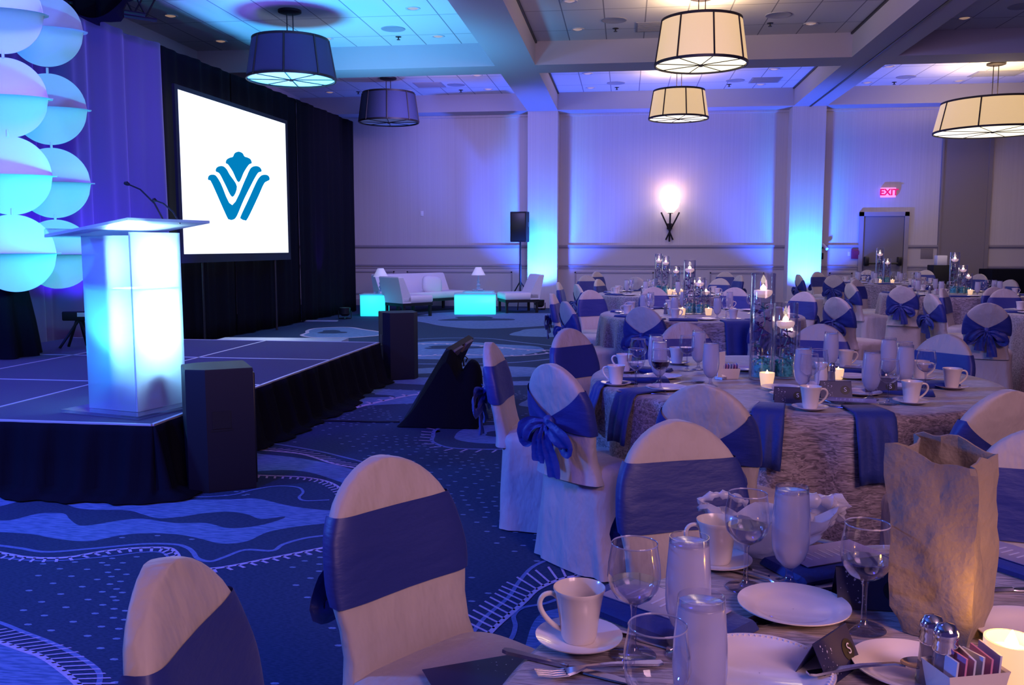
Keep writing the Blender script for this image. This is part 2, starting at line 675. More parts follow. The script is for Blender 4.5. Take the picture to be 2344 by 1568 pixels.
def fline(px, width, z, mi, world=False, ticks=None, tickmi=3):
    w = px if world else [P(x, y, 0) for x, y in px]
    w = smoothline([Vector((a[0], a[1])) for a in w], 6)
    L, R = [], []
    for i, p in enumerate(w):
        t = (w[min(i + 1, len(w) - 1)] - w[max(i - 1, 0)])
        if t.length < 1e-6:
            t = Vector((1, 0))
        t.normalize()
        nn = Vector((-t.y, t.x))
        L.append((p.x + nn.x * width / 2, p.y + nn.y * width / 2, z))
        R.append((p.x - nn.x * width / 2, p.y - nn.y * width / 2, z))
    fl.cur = mi
    b = len(fl.v)
    fl.v += L + R
    n = len(L)
    for i in range(n - 1):
        fl.f.append([b + i, b + i + 1, b + n + i + 1, b + n + i])
        fl.mi.append(mi)
    if ticks:
        step, ln, tw, side, slant = ticks
        acc = 0.0
        fl.cur = tickmi
        for i in range(len(w) - 1):
            seg = (w[i + 1] - w[i])
            sl = seg.length
            if sl < 1e-6:
                continue
            d = seg / sl
            nn = Vector((-d.y, d.x)) * side
            while acc < sl:
                p = w[i] + d * acc
                tdir = (nn + d * slant).normalized()
                a0 = p + d * tw / 2
                a1 = p - d * tw / 2
                b0 = a1 + tdir * ln
                b1 = a0 + tdir * ln
                fl.poly([(a0.x, a0.y, z), (a1.x, a1.y, z), (b0.x, b0.y, z), (b1.x, b1.y, z)])
                acc += step
            acc -= sl
    return w


Z1, Z2, Z3 = 0.0006, 0.0012, 0.0018
# wide light band in front of the stage
fpoly(crop7([(-250, 380), (0, 365), (350, 350), (650, 385), (1020, 398), (1450, 395), (1620, 390), (1800, 430), (1960, 455), (2250, 480), (2330, 520),
             (1932, 560), (1700, 600), (1560, 660), (1400, 675), (1250, 640), (1100, 615), (900, 610), (750, 625), (600, 655),
             (480, 658), (330, 640), (200, 615), (0, 603), (-250, 600)]), Z1, 1)
fpoly(crop7([(-150, 470), (0, 440), (180, 395), (300, 388), (370, 395), (450, 440), (560, 460), (800, 465), (900, 490), (1000, 515), (1150, 505),
             (1300, 482), (1450, 475), (1560, 490), (1650, 520), (1790, 505), (1780, 520), (1640, 560), (1450, 578), (1300, 545),
             (1100, 545), (900, 518), (750, 530), (600, 555), (500, 560), (440, 520), (400, 485), (250, 485), (100, 520), (20, 530), (-120, 520)]), Z2, 0)
fpoly(crop7([(-60, 630), (300, 665), (700, 640), (1200, 650), (1500, 700), (1932, 620), (2200, 560), (2150, 700), (1932, 745), (1500, 830), (1240, 850), (1100, 730), (700, 740), (300, 790), (-60, 760)]), 0.0003, 0)
fline(crop7([(-100, 680), (0, 688), (130, 705), (300, 728), (600, 705), (900, 678), (1100, 680), (1180, 700), (1220, 730), (1250, 770),
             (1330, 788), (1420, 760), (1550, 715), (1720, 720), (1790, 680), (1932, 640), (2100, 620)]), 0.022, Z2, 2)
fline(crop7([(-100, 720), (0, 733), (150, 760), (300, 768), (450, 760), (650, 725), (850, 705), (1050, 703), (1110, 730), (1150, 790),
             (1240, 830), (1350, 833), (1500, 810), (1700, 770), (1932, 725), (2100, 690)]), 0.022, Z3, 3, ticks=(0.05, 0.055, 0.014, -1, 0.3))
fline(crop7([(0, 765), (300, 785), (650, 760), (900, 730), (1030, 735), (1080, 790), (1110, 830)]), 0.012, Z2, 2)
fline(crop7([(1000, 350), (1200, 380), (1450, 370), (1600, 335), (1750, 312), (1880, 320), (1915, 350), (1890, 385), (1932, 405), (2080, 400)]), 0.016, Z3, 2)
# lower-left feather
fpoly(crop7([(-300, 1250), (0, 1300), (130, 1345), (260, 1390), (380, 1470), (470, 1568), (520, 1700), (-300, 1700)]), Z1, 1)
fline(crop7([(-200, 1120), (0, 1175), (150, 1235), (320, 1300), (480, 1380), (590, 1450), (632, 1510), (610, 1600), (560, 1660)]), 0.018, Z2, 2)
fline(crop7([(-200, 1255), (0, 1300), (130, 1345), (260, 1390), (380, 1470), (500, 1575), (560, 1680)]), 0.022, Z3, 3, ticks=(0.042, 0.12, 0.011, 1, 0.9))
DOTBLOCK.append([(p.x, p.y) for p in [P(x, y, 0) for x, y in crop7([(-300, 1100), (0, 1150), (320, 1280), (520, 1370), (660, 1500), (640, 1700), (-300, 1700)])]])
# upper middle (right of front speaker)
O8 = 600
fpoly(crop7([(-60, 105), (0, 110), (200, 130), (430, 170), (600, 215), (640, 240), (560, 300), (450, 270), (300, 225), (150, 210), (0, 215), (-60, 215)], O8), Z1, 1)
fline(crop7([(-60, 40), (80, 45), (350, 90), (520, 130), (650, 165), (700, 200)], O8), 0.022, Z2, 2)
fline(crop7([(-60, 78), (0, 85), (250, 110), (450, 170), (600, 200), (700, 230)], O8), 0.022, Z3, 3, ticks=(0.06, 0.11, 0.014, 1, 0.8))
fline(crop7([(-60, 240), (0, 245), (250, 255), (400, 280), (490, 325), (560, 400)], O8), 0.020, Z3, 3, ticks=(0.05, 0.06, 0.014, -1, 0.3))
DOTBLOCK.append([(p.x, p.y) for p in [P(x, y, 0) for x, y in crop7([(-60, 20), (350, 60), (700, 160), (740, 260), (560, 420), (480, 700), (-60, 700)], O8)]])
# right feather by the nearest table
fline(crop7([(1330, 1240), (1400, 1150), (1480, 1080), (1560, 1010), (1620, 920), (1700, 830), (1800, 780), (1932, 740), (2100, 700)], O8), 0.018, Z2, 2)
fline(crop7([(1340, 1340), (1410, 1270), (1500, 1180), (1650, 1050), (1750, 960), (1932, 890), (2200, 860)], O8), 0.022, Z3, 3, ticks=(0.045, 0.16, 0.012, 1, 0.5))
fline(crop7([(1430, 1340), (1560, 1290), (1600, 1200), (1590, 1130), (1650, 1080), (1800, 1050), (1950, 990)], O8), 0.018, Z2, 2)
fpoly(crop7([(1640, 1390), (1700, 1200), (1760, 1120), (1850, 1090), (2000, 1080), (2000, 1500), (1560, 1500)], O8), Z1, 1)
DOTBLOCK.append([(p.x, p.y) for p in [P(x, y, 0) for x, y in crop7([(1300, 1250), (1500, 1040), (1640, 850), (1932, 700), (2400, 640), (2400, 1700), (1300, 1700)], O8)]])


# farther ribbons, traced in picture points of the full frame
def ring(cx, cy, rx, ry, mi, z, wob=0.12, ph=0.0, n=14):
    pts = []
    for i in range(n):
        a = 2 * pi * i / n
        k = 1 + wob * sin(3 * a + ph) + 0.5 * wob * sin(5 * a + 2 * ph)
        pts.append((cx + rx * k * cos(a), cy + ry * k * sin(a)))
    fpoly(pts, z, mi)
    return pts


def ringline(pts, w, z, mi, ticks=None):
    fline(pts + pts[:1], w, z, mi, ticks=ticks)


p = ring(1130, 998, 150, 32, 0, 0.0004, 0.06, 1)
ringline(p, 0.03, Z2, 2, ticks=(0.10, 0.10, 0.016, 1, 0.4))
p = ring(1150, 995, 112, 22, 1, Z1, 0.05, 0.5)
ring(1160, 993, 52, 7, 0, Z2, 0.1, 1)
p = ring(850, 908, 190, 20, 1, Z1, 0.12, 2)
ring(800, 905, 90, 6, 0, Z2, 0.2, 0)
fline([(640, 955), (760, 945), (860, 922), (940, 905), (1010, 898)], 0.05, Z3, 3, ticks=(0.16, 0.10, 0.03, 1, 0.3))
p = ring(1120, 862, 260, 22, 1, Z1, 0.1, 0.4)
ring(1010, 860, 90, 5, 0, Z2, 0.2, 0)
ring(1210, 868, 60, 5, 0, Z2, 0.2, 1)
p = ring(1060, 805, 240, 30, 0, 0.0004, 0.08, 1)
ringline(p, 0.05, Z2, 2)
p = ring(1050, 802, 180, 20, 1, Z1, 0.1, 1.7)
ring(1040, 795, 70, 4, 0, Z2, 0.2, 1)
fline([(900, 790), (1000, 786), (1090, 790), (1200, 800), (1290, 802)], 0.06, Z3, 3, ticks=(0.2, 0.12, 0.04, -1, 0.3))
fline([(960, 815), (1060, 812), (1180, 815), (1280, 806)], 0.05, Z3, 3, ticks=(0.2, 0.1, 0.04, 1, 0.3))
p = ring(780, 762, 90, 12, 1, Z1, 0.12, 0.8)
ringline(p, 0.06, Z3, 3)
ring(760, 760, 30, 4, 0, Z2, 0.2, 0.3)
p = ring(1140, 732, 200, 18, 1, Z1, 0.1, 2.5)
ringline(p, 0.07, Z2, 2)
ring(1090, 730, 70, 5, 0, Z2, 0.3, 0.3)
p = ring(1260, 762, 90, 10, 1, Z1, 0.1, 0.2)
p = ring(1250, 922, 60, 12, 1, Z1, 0.1, 0.2)
p = ring(880, 985, 120, 10, 0, 0.0004, 0.1, 0.2)
p = ring(2300, 945, 140, 16, 1, Z1, 0.1, 0.2)
ringline(p, 0.04, Z2, 3)
p = ring(1940, 800, 130, 14, 1, Z1, 0.12, 1.2)


def inside(x, y, poly):
    c = False
    j = len(poly) - 1
    for i in range(len(poly)):
        xi, yi = poly[i]
        xj, yj = poly[j]
        if (yi > y) != (yj > y) and x < (xj - xi) * (y - yi) / (yj - yi) + xi:
            c = not c
        j = i
    return c


BB = []
for pl in DOTBLOCK:
    BB.append((min(q[0] for q in pl), min(q[1] for q in pl), max(q[0] for q in pl), max(q[1] for q in pl), pl))
fl.cur = 4
rd = random.Random(3)
# wavy rows of woven flecks
y = 1.0
row = 0
while y < 8.5:
    x = -3.2
    k = 0
    while x < 3.4:
        wx = x + 0.05 * sin(y * 9 + k) + rd.uniform(-0.012, 0.012)
        wy = y + 0.10 * sin(x * 3.1 + y * 0.7) + 0.05 * sin(x * 7.3)
        if wx > -2.6 + 0 and not any(b[0] < wx < b[2] and b[1] < wy < b[3] and inside(wx, wy, b[4]) for b in BB):
            if sin(wx * 5.3 + wy * 3.7) > -0.72:
                a = 0.016
                b_ = 0.0085
                fl.poly([(wx + a * cos(t), wy + b_ * sin(t), 0.0008) for t in [i * pi / 3 for i in range(6)]])
        x += 0.098
        k += 1
    y += 0.083
    row += 1
structure('floor', fl.mesh('floor', [CARPET, CARPET_L, CARPET_M, CARPET_P, CARPET_D], smooth=0))

# ---- walls
m = M()
m.box(-7.9, WY, 0, 12, WY + 0.2, CZL + 0.3)
wb = structure('wall_back', m.mesh('wall_back', WALLM, 0))
m = M()
m.box(-8.1, -4, 0, -7.9, WY + 0.2, CZL + 0.3)
structure('wall_left', m.mesh('wall_left', WALLM, 0))
# pillars
PX = [(-2.19, -1.52), (3.52, 4.22)]
for i, (a, b) in enumerate(PX):
    m = M()
    m.box(a, 20.2, 0, b, WY + 0.05, BZ)
    structure('trim_%d' % (i + 1), m.mesh('pillar', WALLM, 0))
# chair rail, lower rail, baseboard; interrupted by pillars, door and partition
segs = [(-7.9, -2.19), (-1.52, 3.52), (4.22, 5.10), (6.14, 6.78), (7.74, 12)]
n = 3
for z0, z1, d in ((1.375, 1.42, 0.05), (0.93, 0.965, 0.04), (0.875, 0.895, 0.025), (0.0, 0.14, 0.03)):
    m = M()
    for a, b in segs:
        m.box(a, WY - d, z0, b, WY + 0.01, z1)
        if z0 > 1.3:
            m.box(a, WY - d * 0.5, z0 - 0.03, b, WY + 0.01, z0)
    nm = 'baseboard_back' if z0 == 0 else 'trim_%d' % n
    structure(nm, m.mesh(nm, TRIM, 0))
    n += 1
m = M()
for a, b in segs:
    m.box(a, WY - 0.012, 0.13, b, WY + 0.01, 1.38)
structure('trim_%d' % n, m.mesh('wainscot', WAIN, 0))
n += 1
# picture-frame mouldings below the lower rail
m = M()
for a, b in ((-7.2, -5.4), (-5.1, -2.6), (-1.15, 0.65), (0.95, 1.55), (1.9, 3.1), (4.5, 5.0), (6.3, 6.7), (7.95, 9.6)):
    for q in ((a, 0.78, b, 0.81), (a, 0.26, b, 0.29), (a, 0.26, a + 0.03, 0.81), (b - 0.03, 0.26, b, 0.81)):
        m.box(q[0], WY - 0.03, q[1], q[2], WY, q[3])
structure('trim_%d' % n, m.mesh('panel_moulding', TRIM, 0))
n += 1
# cornice bead where the wall meets the soffit
m = M()
m.box(-7.9, WY - 0.06, BZ - 0.05, 12, WY, BZ)
structure('trim_%d' % n, m.mesh('cornice', WALLM, 0))
n += 1

# door
dr = bpy.data.objects.new('door_1', None)
C.objects.link(dr)
dr['kind'] = 'structure'
m = M()
m.box(5.20, WY - 0.03, 0, 6.04, WY + 0.02, 2.05)
link('door_leaf', m.mesh('door_leaf', DOORM, 0), dr)
m = M()
m.box(5.10, WY - 0.06, 0, 5.19, WY + 0.02, 2.14)
m.box(6.05, WY - 0.06, 0, 6.14, WY + 0.02, 2.14)
m.box(5.10, WY - 0.06, 2.05, 6.14, WY + 0.02, 2.14)
link('door_frame', m.mesh('door_frame', TRIM, 0), dr)
m = M()
m.tube([(5.26, WY - 0.12, 1.02), (5.98, WY - 0.12, 1.02)], 0.018)
m.box(5.22, WY - 0.15, 0.97, 5.31, WY - 0.03, 1.16, 0.01)
m.box(5.92, WY - 0.15, 0.97, 6.00, WY - 0.03, 1.16, 0.01)
link('panic_bar', m.mesh('panic_bar', BLACKM), dr)

# grey partition pocket right of the door
m = M()
m.box(6.78, WY - 0.04, 0, 7.74, WY + 0.05, BZ)
m.box(6.76, WY - 0.06, 0, 6.80, WY + 0.05, BZ)
m.box(7.72, WY - 0.07, 0, 7.80, WY + 0.05, BZ)
structure('wall_partition', m.mesh('wall_partition', PARTM, 0))

# ---- ceiling
m = M()
m.box(-8.1, -4, CZL, 12, WY + 0.3, CZL + 0.1)
structure('ceiling', m.mesh('ceiling', CEILM, 0))
m = M()
for a, b in ((-2.19, -1.52), (3.52, 4.22), (9.3, 10.0)):
    m.box(a, -4, BZ, b, WY, CZL)
structure('ceiling_beams_long', m.mesh('ceiling_beams_long', BEAM, 0))
m = M()
for a, b in ((15.15, 15.85), (9.7, 10.4), (4.3, 5.0)):
    for x0, x1 in ((-7.4, -2.19), (-1.52, 3.52), (4.22, 9.3)):
        m.box(x0, a, BZ + 0.001, x1, b, CZL)
structure('ceiling_beams_cross', m.mesh('ceiling_beams_cross', BEAM, 0))
m = M()
for x0, x1 in ((-7.4, -2.19), (-1.52, 3.52), (4.22, 9.3)):
    m.box(x0, 20.1, BZ + 0.002, x1, WY, CZL)
m.box(-8.0, -4, BZ + 0.003, -7.4, WY, CZL)
structure('ceiling_soffit', m.mesh('ceiling_soffit', BEAM, 0))
m = M()
m.box(3.86, -3, BZ - 0.012, 3.90, WY - 0.5, BZ + 0.001)
structure('trim_%d' % n, m.mesh('partition_track', BLACKM, 0))
n += 1
# dark metal angle where tiles meet the long beams
m = M()
m.box(-1.52, -4, CZL - 0.03, -1.49, WY - 0.6, CZL)
m.box(3.49, -4, CZL - 0.03, 3.52, WY - 0.6, CZL)
structure('trim_%d' % n, m.mesh('ceiling_angle', BLACKM, 0))


# ==================================================================  CEILING FITTINGS
@builder('downlight', 'downlight', 'ceiling light')
def b_down(name):
    r = root(name)
    m = M()
    m.lathe([(0.075, 0.004), (0.078, -0.006), (0.105, -0.01), (0.11, 0.0)], 24)
    link('trim_ring', m.mesh('trim_ring', DOWNT), r)
    m = M()
    m.lathe([(0.001, -0.018), (0.04, -0.015), (0.074, -0.002)], 20)
    link('lens', m.mesh('lens', DOWNL), r)
    return r


@builder('cspeaker', 'ceiling_speaker', 'ceiling speaker')
def b_csp(name):
    r = root(name)
    m = M()
    m.lathe([(0.001, -0.006), (0.16, -0.006), (0.17, -0.01), (0.185, -0.008), (0.19, 0)], 32)
    link('grille', m.mesh('grille', GREYM), r)
    return r


@builder('sprinkler', 'sprinkler_head', 'sprinkler')
def b_spr(name):
    r = root(name)
    m = M()
    m.lathe([(0.05, 0), (0.045, -0.008), (0.012, -0.012), (0.01, -0.04), (0.03, -0.045), (0.03, -0.05), (0.001, -0.052)], 16)
    link('head', m.mesh('head', BLACKM), r)
    return r


bay = {0: 'left', 1: 'middle', 2: 'right'}


def where(px, py):
    w = P(px, py, CZL)
    bx = 'left' if w.x < -2 else ('middle' if w.x < 3.6 else 'right')
    by = 'far' if w.y > 15.2 else 'near'
    return '%s %s ceiling bay' % (by, bx)


dl = [(390, 36, 'on the dark left edge of the ceiling, nearest the lectern'), (505, 94, 'just left of the nearer unlit drum pendant'),
      (748, 88, 'just right of the nearer unlit drum pendant'), (945, 19, 'near the top edge in the cyan lit bay'),
      (1003, 83, 'beside the left long beam in the cyan lit bay'), (1304, 2, 'at the top edge just right of the left long beam'),
      (1322, 67, 'right of the left long beam, nearer row'), (1856, 54, 'left of the right long beam, nearer row'),
      (2208, 41, 'near the top right, right of the right long beam'), (755, 211, 'left of the farther unlit drum pendant'),
      (934, 208, 'right of the farther unlit drum pendant'), (1092, 172, 'front right of the far left bay'),
      (1118, 204, 'back right of the far left bay'), (1345, 168, 'front left of the far middle bay'), (1352, 201, 'back left of the far middle bay'),
      (1772, 158, 'front right of the far middle bay'), (1741, 193, 'back right of the far middle bay'),
      (2036, 152, 'front left of the far right bay'), (1985, 189, 'back left corner of the far right bay'), (2195, 185, 'below the far right vent, left of the oversized pendant stem')]
for x, y, t in dl:
    inst('downlight', 'small round recessed downlight ' + t, P(x, y, CZL), 0, 'recessed ceiling downlights')
for x, y, t in [(900, 66, 'in the cyan lit near left bay'), (1406, 46, 'in the near middle bay, left side'), (1782, 34, 'in the near middle bay, right side'),
                (1044, 194, 'in the far left bay'), (1410, 190, 'in the far middle bay, left side'), (1683, 184, 'in the far middle bay, right side'),
                (2074, 176, 'in the far right bay'), (2340, 14, 'in the top right corner')]:
    inst('cspeaker', 'round grey ceiling speaker grille ' + t, P(x, y, CZL), 0, 'ceiling speaker grilles')
for x, y, t in [(912, 84, 'near left bay'), (1409, 65, 'near middle bay, left side'), (1763, 53, 'near middle bay, right side'), (1055, 206, 'far left bay'),
                (1412, 200, 'far middle bay, left side'), (1669, 193, 'far middle bay, right side'), (2047, 188, 'far right bay'), (820, 210, 'far left bay, beside the unlit pendant')]:
    inst('sprinkler', 'small black sprinkler head in the ' + t, P(x, y, CZL), 0, 'sprinkler heads')
for (x, y, w, t) in [(983, 194, 0.6, 'far left bay'), (1500, 61, 0.6, 'near middle bay above the lit pendants'), (1752, 183, 0.6, 'far middle bay, right side'), (2282, 168, 0.9, 'far right bay beside the oversized pendant')]:
    p0 = P(x, y, CZL)
    r = thing('air_vent', 'grey square ceiling air return grille in the ' + t, 'vent', p0, 0, 'ceiling air vents')
    m = M()
    m.box(-w / 2, -0.3, -0.008, w / 2, 0.3, 0.0)
    link('frame', m.mesh('frame', GREYM, 0), r)
    m = M()
    for k in range(9):
        m.box(-w / 2 + 0.03, -0.27 + k * 0.062, -0.014, w / 2 - 0.03, -0.24 + k * 0.062, -0.007)
    link('louvres', m.mesh('louvres', GREYM, 0), r)


def pendant(label, x, y, zb, rt, rb, h, lit, power):
    r = thing('drum_pendant', label, 'pendant light', (x, y, zb), 0, 'drum shade pendants')
    A, B = (SHADELIT, DIFFLIT) if lit else (SHADEOFF, DIFFOFF)
    N = 48
    m = M()
    m.lathe([(rb, 0), (rb - 0.004, 0.03), (rt + 0.004, h - 0.03), (rt, h), (rt - 0.012, h), (rb - 0.014, 0.0), (rb, 0)], N)
    link('shade', m.mesh('shade', A), r, label='glowing amber linen shade' if lit else 'dark unlit fabric shade')
    m = M()
    m.lathe([(rb + 0.004, -0.004), (rb + 0.006, 0.03), (rb - 0.018, 0.03), (rb - 0.018, -0.004), (rb + 0.004, -0.004)], N)
    m.lathe([(rt + 0.005, h - 0.03), (rt + 0.005, h + 0.006), (rt - 0.016, h + 0.006), (rt - 0.016, h - 0.03), (rt + 0.005, h - 0.03)], N)
    link('rim_bands', m.mesh('rim_bands', BRONZE), r)
    m = M()
    for k in range(8):
        a = 2 * pi * k / 8 + 0.2
        ca, sa = cos(a), sin(a)
        p0 = Vector(((rb + 0.004) * ca, (rb + 0.004) * sa, 0.01))
        p1 = Vector(((rt + 0.004) * ca, (rt + 0.004) * sa, h - 0.01))
        m = M()
        m.tube([p0, p1], 0.013, 6)
        link('rib', m.mesh('rib', BRONZE), r)
    m = M()
    m.lathe([(0.001, 0.012), (rb * 0.5, 0.014), (rb - 0.02, 0.02)], N)
    link('diffuser', m.mesh('diffuser', B), r)
    m = M()
    for k in range(8):
        a = 2 * pi * k / 8 + 0.2
        m.tube([(0, 0, 0.004), ((rb - 0.01) * cos(a), (rb - 0.01) * sin(a), 0.01)], 0.006, 5)
    m.lathe([(0.001, -0.02), (0.03, -0.015), (0.03, 0.01)], 12)
    link('spider', m.mesh('spider', BRONZE), r)
    top = CZL - zb
    m = M()
    for sx in (-0.045, 0.045):
        m.tube([(sx, 0, h * 0.5), (sx, 0, top)], 0.008, 6)
    link('stem_rods', m.mesh('stem_rods', BRONZE), r)
    m = M()
    m.lathe([(0.001, top - 0.045), (0.12, top - 0.045), (0.165, top - 0.03), (0.165, top)], 32)
    link('canopy', m.mesh('canopy', BRONZE), r)
    if lit:
        L = lamp('POINT', 'pendant_bulb', (x, y, zb + h + 0.02), None, (1.0, 0.72, 0.42), power, 0.12)
        L2 = lamp('AREA', 'pendant_down', (x, y, zb - 0.04), (x, y, 0), (1.0, 0.72, 0.45), power * 0.35, rb * 1.6)
    return r


zb1 = PY(663, 184, 12.77).z
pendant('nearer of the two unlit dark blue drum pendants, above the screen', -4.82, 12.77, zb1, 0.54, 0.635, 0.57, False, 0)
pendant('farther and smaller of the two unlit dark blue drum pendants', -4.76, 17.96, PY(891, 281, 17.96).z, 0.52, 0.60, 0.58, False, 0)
p3 = PY(1604, 150, 12.77)
pendant('lit amber drum pendant, the nearer and higher of the middle pair', p3.x, 12.77, p3.z, 0.54, 0.625, 0.60, True, 62)
p4 = PY(1553, 273, 17.96)
pendant('lit amber drum pendant, the farther and lower of the middle pair', p4.x, 17.96, p4.z, 0.49, 0.575, 0.54, True, 62)
p5 = PY(2272, 303, 17.96)
pendant('oversized lit amber drum pendant at the right edge above the exit sign wall', p5.x, 17.96, p5.z, 0.90, 1.02, 0.56, True, 70)

# ==================================================================  WALL FITTINGS
# sconce
s0 = PY(1533, 490, WY)
r = thing('wall_sconce', 'glowing torch wall sconce with dark iron scrolls between the two cyan pillars', 'wall light', (s0.x, WY, 0))
zc = PY(1533, 489, WY).z
zt = PY(1533, 458, WY).z
m = M()
m.lathe([(0.05, zc), (0.10, zc + 0.05), (0.17, zc + 0.13), (0.20, zc + 0.22), (0.21, zt), (0.19, zt), (0.15, zc + 0.16), (0.03, zc + 0.03)], 28, 0, -0.24)
link('glass_bowl', m.mesh('glass_bowl', GLOWBOWL), r)
zb = PY(1532, 553, WY).z
m = M()
m.tube([(0, -0.24, zc), (0, -0.22, zc - 0.3), (0, -0.06, zb + 0.1), (0, -0.06, zb)], 0.02, 8)
for s in (-1, 1):
    m.tube([(s * 0.2, -0.24, zc + 0.02), (s * 0.12, -0.22, zc - 0.15), (s * 0.03, -0.15, zc - 0.33), (-s * 0.03, -0.08, zb + 0.15), (-s * 0.08, -0.06, zb + 0.04)], 0.018, 8)
m.lathe([(0.06, zc - 0.005), (0.06, zc + 0.02), (0.01, zc + 0.02)], 16, 0, -0.24, 0, True, True)
m.box(-0.06, -0.05, zc - 0.35, 0.06, 0, zc - 0.22)
link('iron_bracket', m.mesh('iron_bracket', BRONZE), r)
lamp('POINT', 'sconce_bulb', (s0.x, WY - 0.26, zt + 0.12), None, (1.0, 0.62, 0.45), 9, 0.08)

# exit sign
e = PY(2032, 441, WY)
r = thing('exit_sign', 'red lit EXIT sign above the door', 'sign', (e.x, WY, e.z))
m = M()
m.box(-0.155, -0.06, -0.105, 0.155, 0, 0.105)
link('housing', m.mesh('housing', EXITM, 0), r)
link('lettering', text_mesh('EXIT', 0.19, EXITRED, 0.002, 0.03), r, (0.01, -0.063, 0), (pi / 2, 0, 0), 'red letters EXIT')

for nm, lab, cat, px, py, w, h, d, mt in [
    ('fire_alarm', 'dark red fire alarm box on the wall left of the door', 'alarm', 1958, 581, 0.19, 0.22, 0.06, REDBOX),
    ('wall_switch', 'small white switch plate left of the red alarm box', 'switch', 1943, 581, 0.06, 0.10, 0.02, WHITEC),
    ('notice_board', 'square grey plaque on the wall between door and partition', 'plaque', 2121, 579, 0.26, 0.26, 0.02, PARTM),
    ('thermostat', 'tiny white wall plate on the blank wall left of the first pillar', 'switch', 966, 489, 0.07, 0.12, 0.02, WHITEC),
    ('strobe_box', 'small dark box on the right side of the right pillar', 'box', 1880, 586, 0.06, 0.14, 0.08, BLACKP)]:
    q = PY(px, py, WY)
    m = M()
    m.box(-w / 2, -d, -h / 2, w / 2, -0.0125 if q.z < 1.36 else 0, h / 2, 0.006)
    if nm == 'fire_alarm':
        m.box(-w * 0.3, -d - 0.012, -h * 0.1, w * 0.3, -d + 0.001, h * 0.3)
    o = link(nm, m.mesh(nm, mt), None, (q.x, WY, q.z))
    tag(o, lab, cat)
q = PY(1884, 565, WY)
r = thing('security_camera', 'small white security camera on the wall beside the right pillar', 'camera', (q.x, WY, q.z))
m = M()
m.tube([(0.04, -0.22, -0.05), (-0.03, -0.08, 0.05)], 0.035, 10)
link('camera_body', m.mesh('camera_body', WHITEC), r)
m = M()
m.tube([(-0.01, -0.1, 0.02), (-0.04, 0, -0.06)], 0.012, 8)
link('bracket', m.mesh('bracket', BLACKM), r)


# ==================================================================  UPLIGHTS
@builder('uplight', 'uplight', 'light fixture')
def b_up(name):
    r = root(name)
    m = M()
    m.tube([(-0.12, 0, 0.02), (0.12, 0, 0.02)], 0.015, 6)
    m.tube([(0, -0.13, 0.02), (0, 0.13, 0.02)], 0.015, 6)
    for s in (-1, 1):
        m.tube([(s * 0.12, 0, 0.02), (s * 0.12, 0, 0.16)], 0.01, 6)
    link('yoke', m.mesh('yoke', BLACKM), r)
    m = M()
    m.lathe([(0.06, 0.06), (0.10, 0.10), (0.105, 0.22), (0.095, 0.22), (0.09, 0.2)], 20, 0, 0, 0, True, False)
    link('can', m.mesh('can', BLACKP), r)
    m = M()
    m.lathe([(0.001, 0.205), (0.088, 0.2)], 20)
    link('lens', m.mesh('lens', UPCORE), r)
    return r


CY = (0.0, 0.62, 1.0)
for (a, b), t in zip(PX, ('left', 'right')):
    cx = (a + b) / 2
    inst('uplight', 'black uplight can on the carpet at the foot of the %s cyan pillar' % t, (cx, 19.62, 0.0), 0, 'uplights')
    lamp('SPOT', 'pillar_uplight', (cx, 19.62, 0.30), (cx, 20.2, 1.15), (0.0, 0.78, 1.0), 400, 0.04, 56, 1.0)
    lamp('SPOT', 'pillar_uplight_wide', (cx, 19.55, 0.32), (cx, 20.5, 3.8), (0.03, 0.11, 1.0), 1050, 0.05, 120, 0.7)
lamp('SPOT', 'far_right_uplight', (8.9, 19.6, 0.3), (9.0, 20.7, 2.5), (0.07, 0.13, 1.0), 1100, 0.05, 110, 0.8)

# ==================================================================  DRAPE WALL
DA, DB = Vector((-5.73, 18.75)), Vector((-6.05, 11.9))
dd = (DB - DA).normalized()


def dpt(s, off=0.0):
    """point along the drape line, s metres from the right-hand end"""
    nrm = Vector((-dd.y, dd.x))
    if nrm.x < 0:
        nrm = -nrm
    q = DA + dd * s + nrm * off
    return q


def drape(name, s0, s1, z0, z1, label, amp=0.05, freq=9.0, m_=DRAPE, offf=0.0, seed=0):
    rr = random.Random(seed)
    n = int((s1 - s0) * 26)
    ph = [rr.uniform(0, 6) for _ in range(4)]
    rows = []
    for zi, z in enumerate([z0, z0 + 0.25, (z0 + z1) / 2, z1 - 0.1, z1]):
        k = 1.0 - 0.45 * (z - z0) / (z1 - z0)
        row = []
        for i in range(n + 1):
            s = s0 + (s1 - s0) * i / n
            o = amp * k * (sin(freq * s + ph[0]) + 0.6 * sin(freq * 2.3 * s + ph[1] + 0.2 * zi) + 0.4 * sin(freq * 0.45 * s + ph[2]))
            q = dpt(s, offf + o)
            row.append((q.x, q.y, z))
        rows.append(row)
    m = M()
    m.loft(rows, False)
    o = link(name, m.mesh(name, m_, 80))
    md = o.modifiers.new('thickness', 'SOLIDIFY')
    md.thickness = 0.006
    return o


pan = [(0.0, 3.0), (3.0, 5.4), (5.4, 7.4), (7.4, 9.8), (9.8, 15.5)]
names = ['black stage drape panel at the far right end beside the lounge', 'black stage drape panel around the right edge of the screen',
         'black stage drape panel behind the left half of the screen', 'blue washed stage drape panel between screen and lectern',
         'blue washed stage drape panel behind the white fabric discs']
for i, ((a, b), t) in enumerate(zip(pan, names)):
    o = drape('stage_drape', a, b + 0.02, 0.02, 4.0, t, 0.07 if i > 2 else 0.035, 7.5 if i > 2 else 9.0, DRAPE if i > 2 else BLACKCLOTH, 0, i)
    tag(o, t, 'drape', 'stage drape panels')
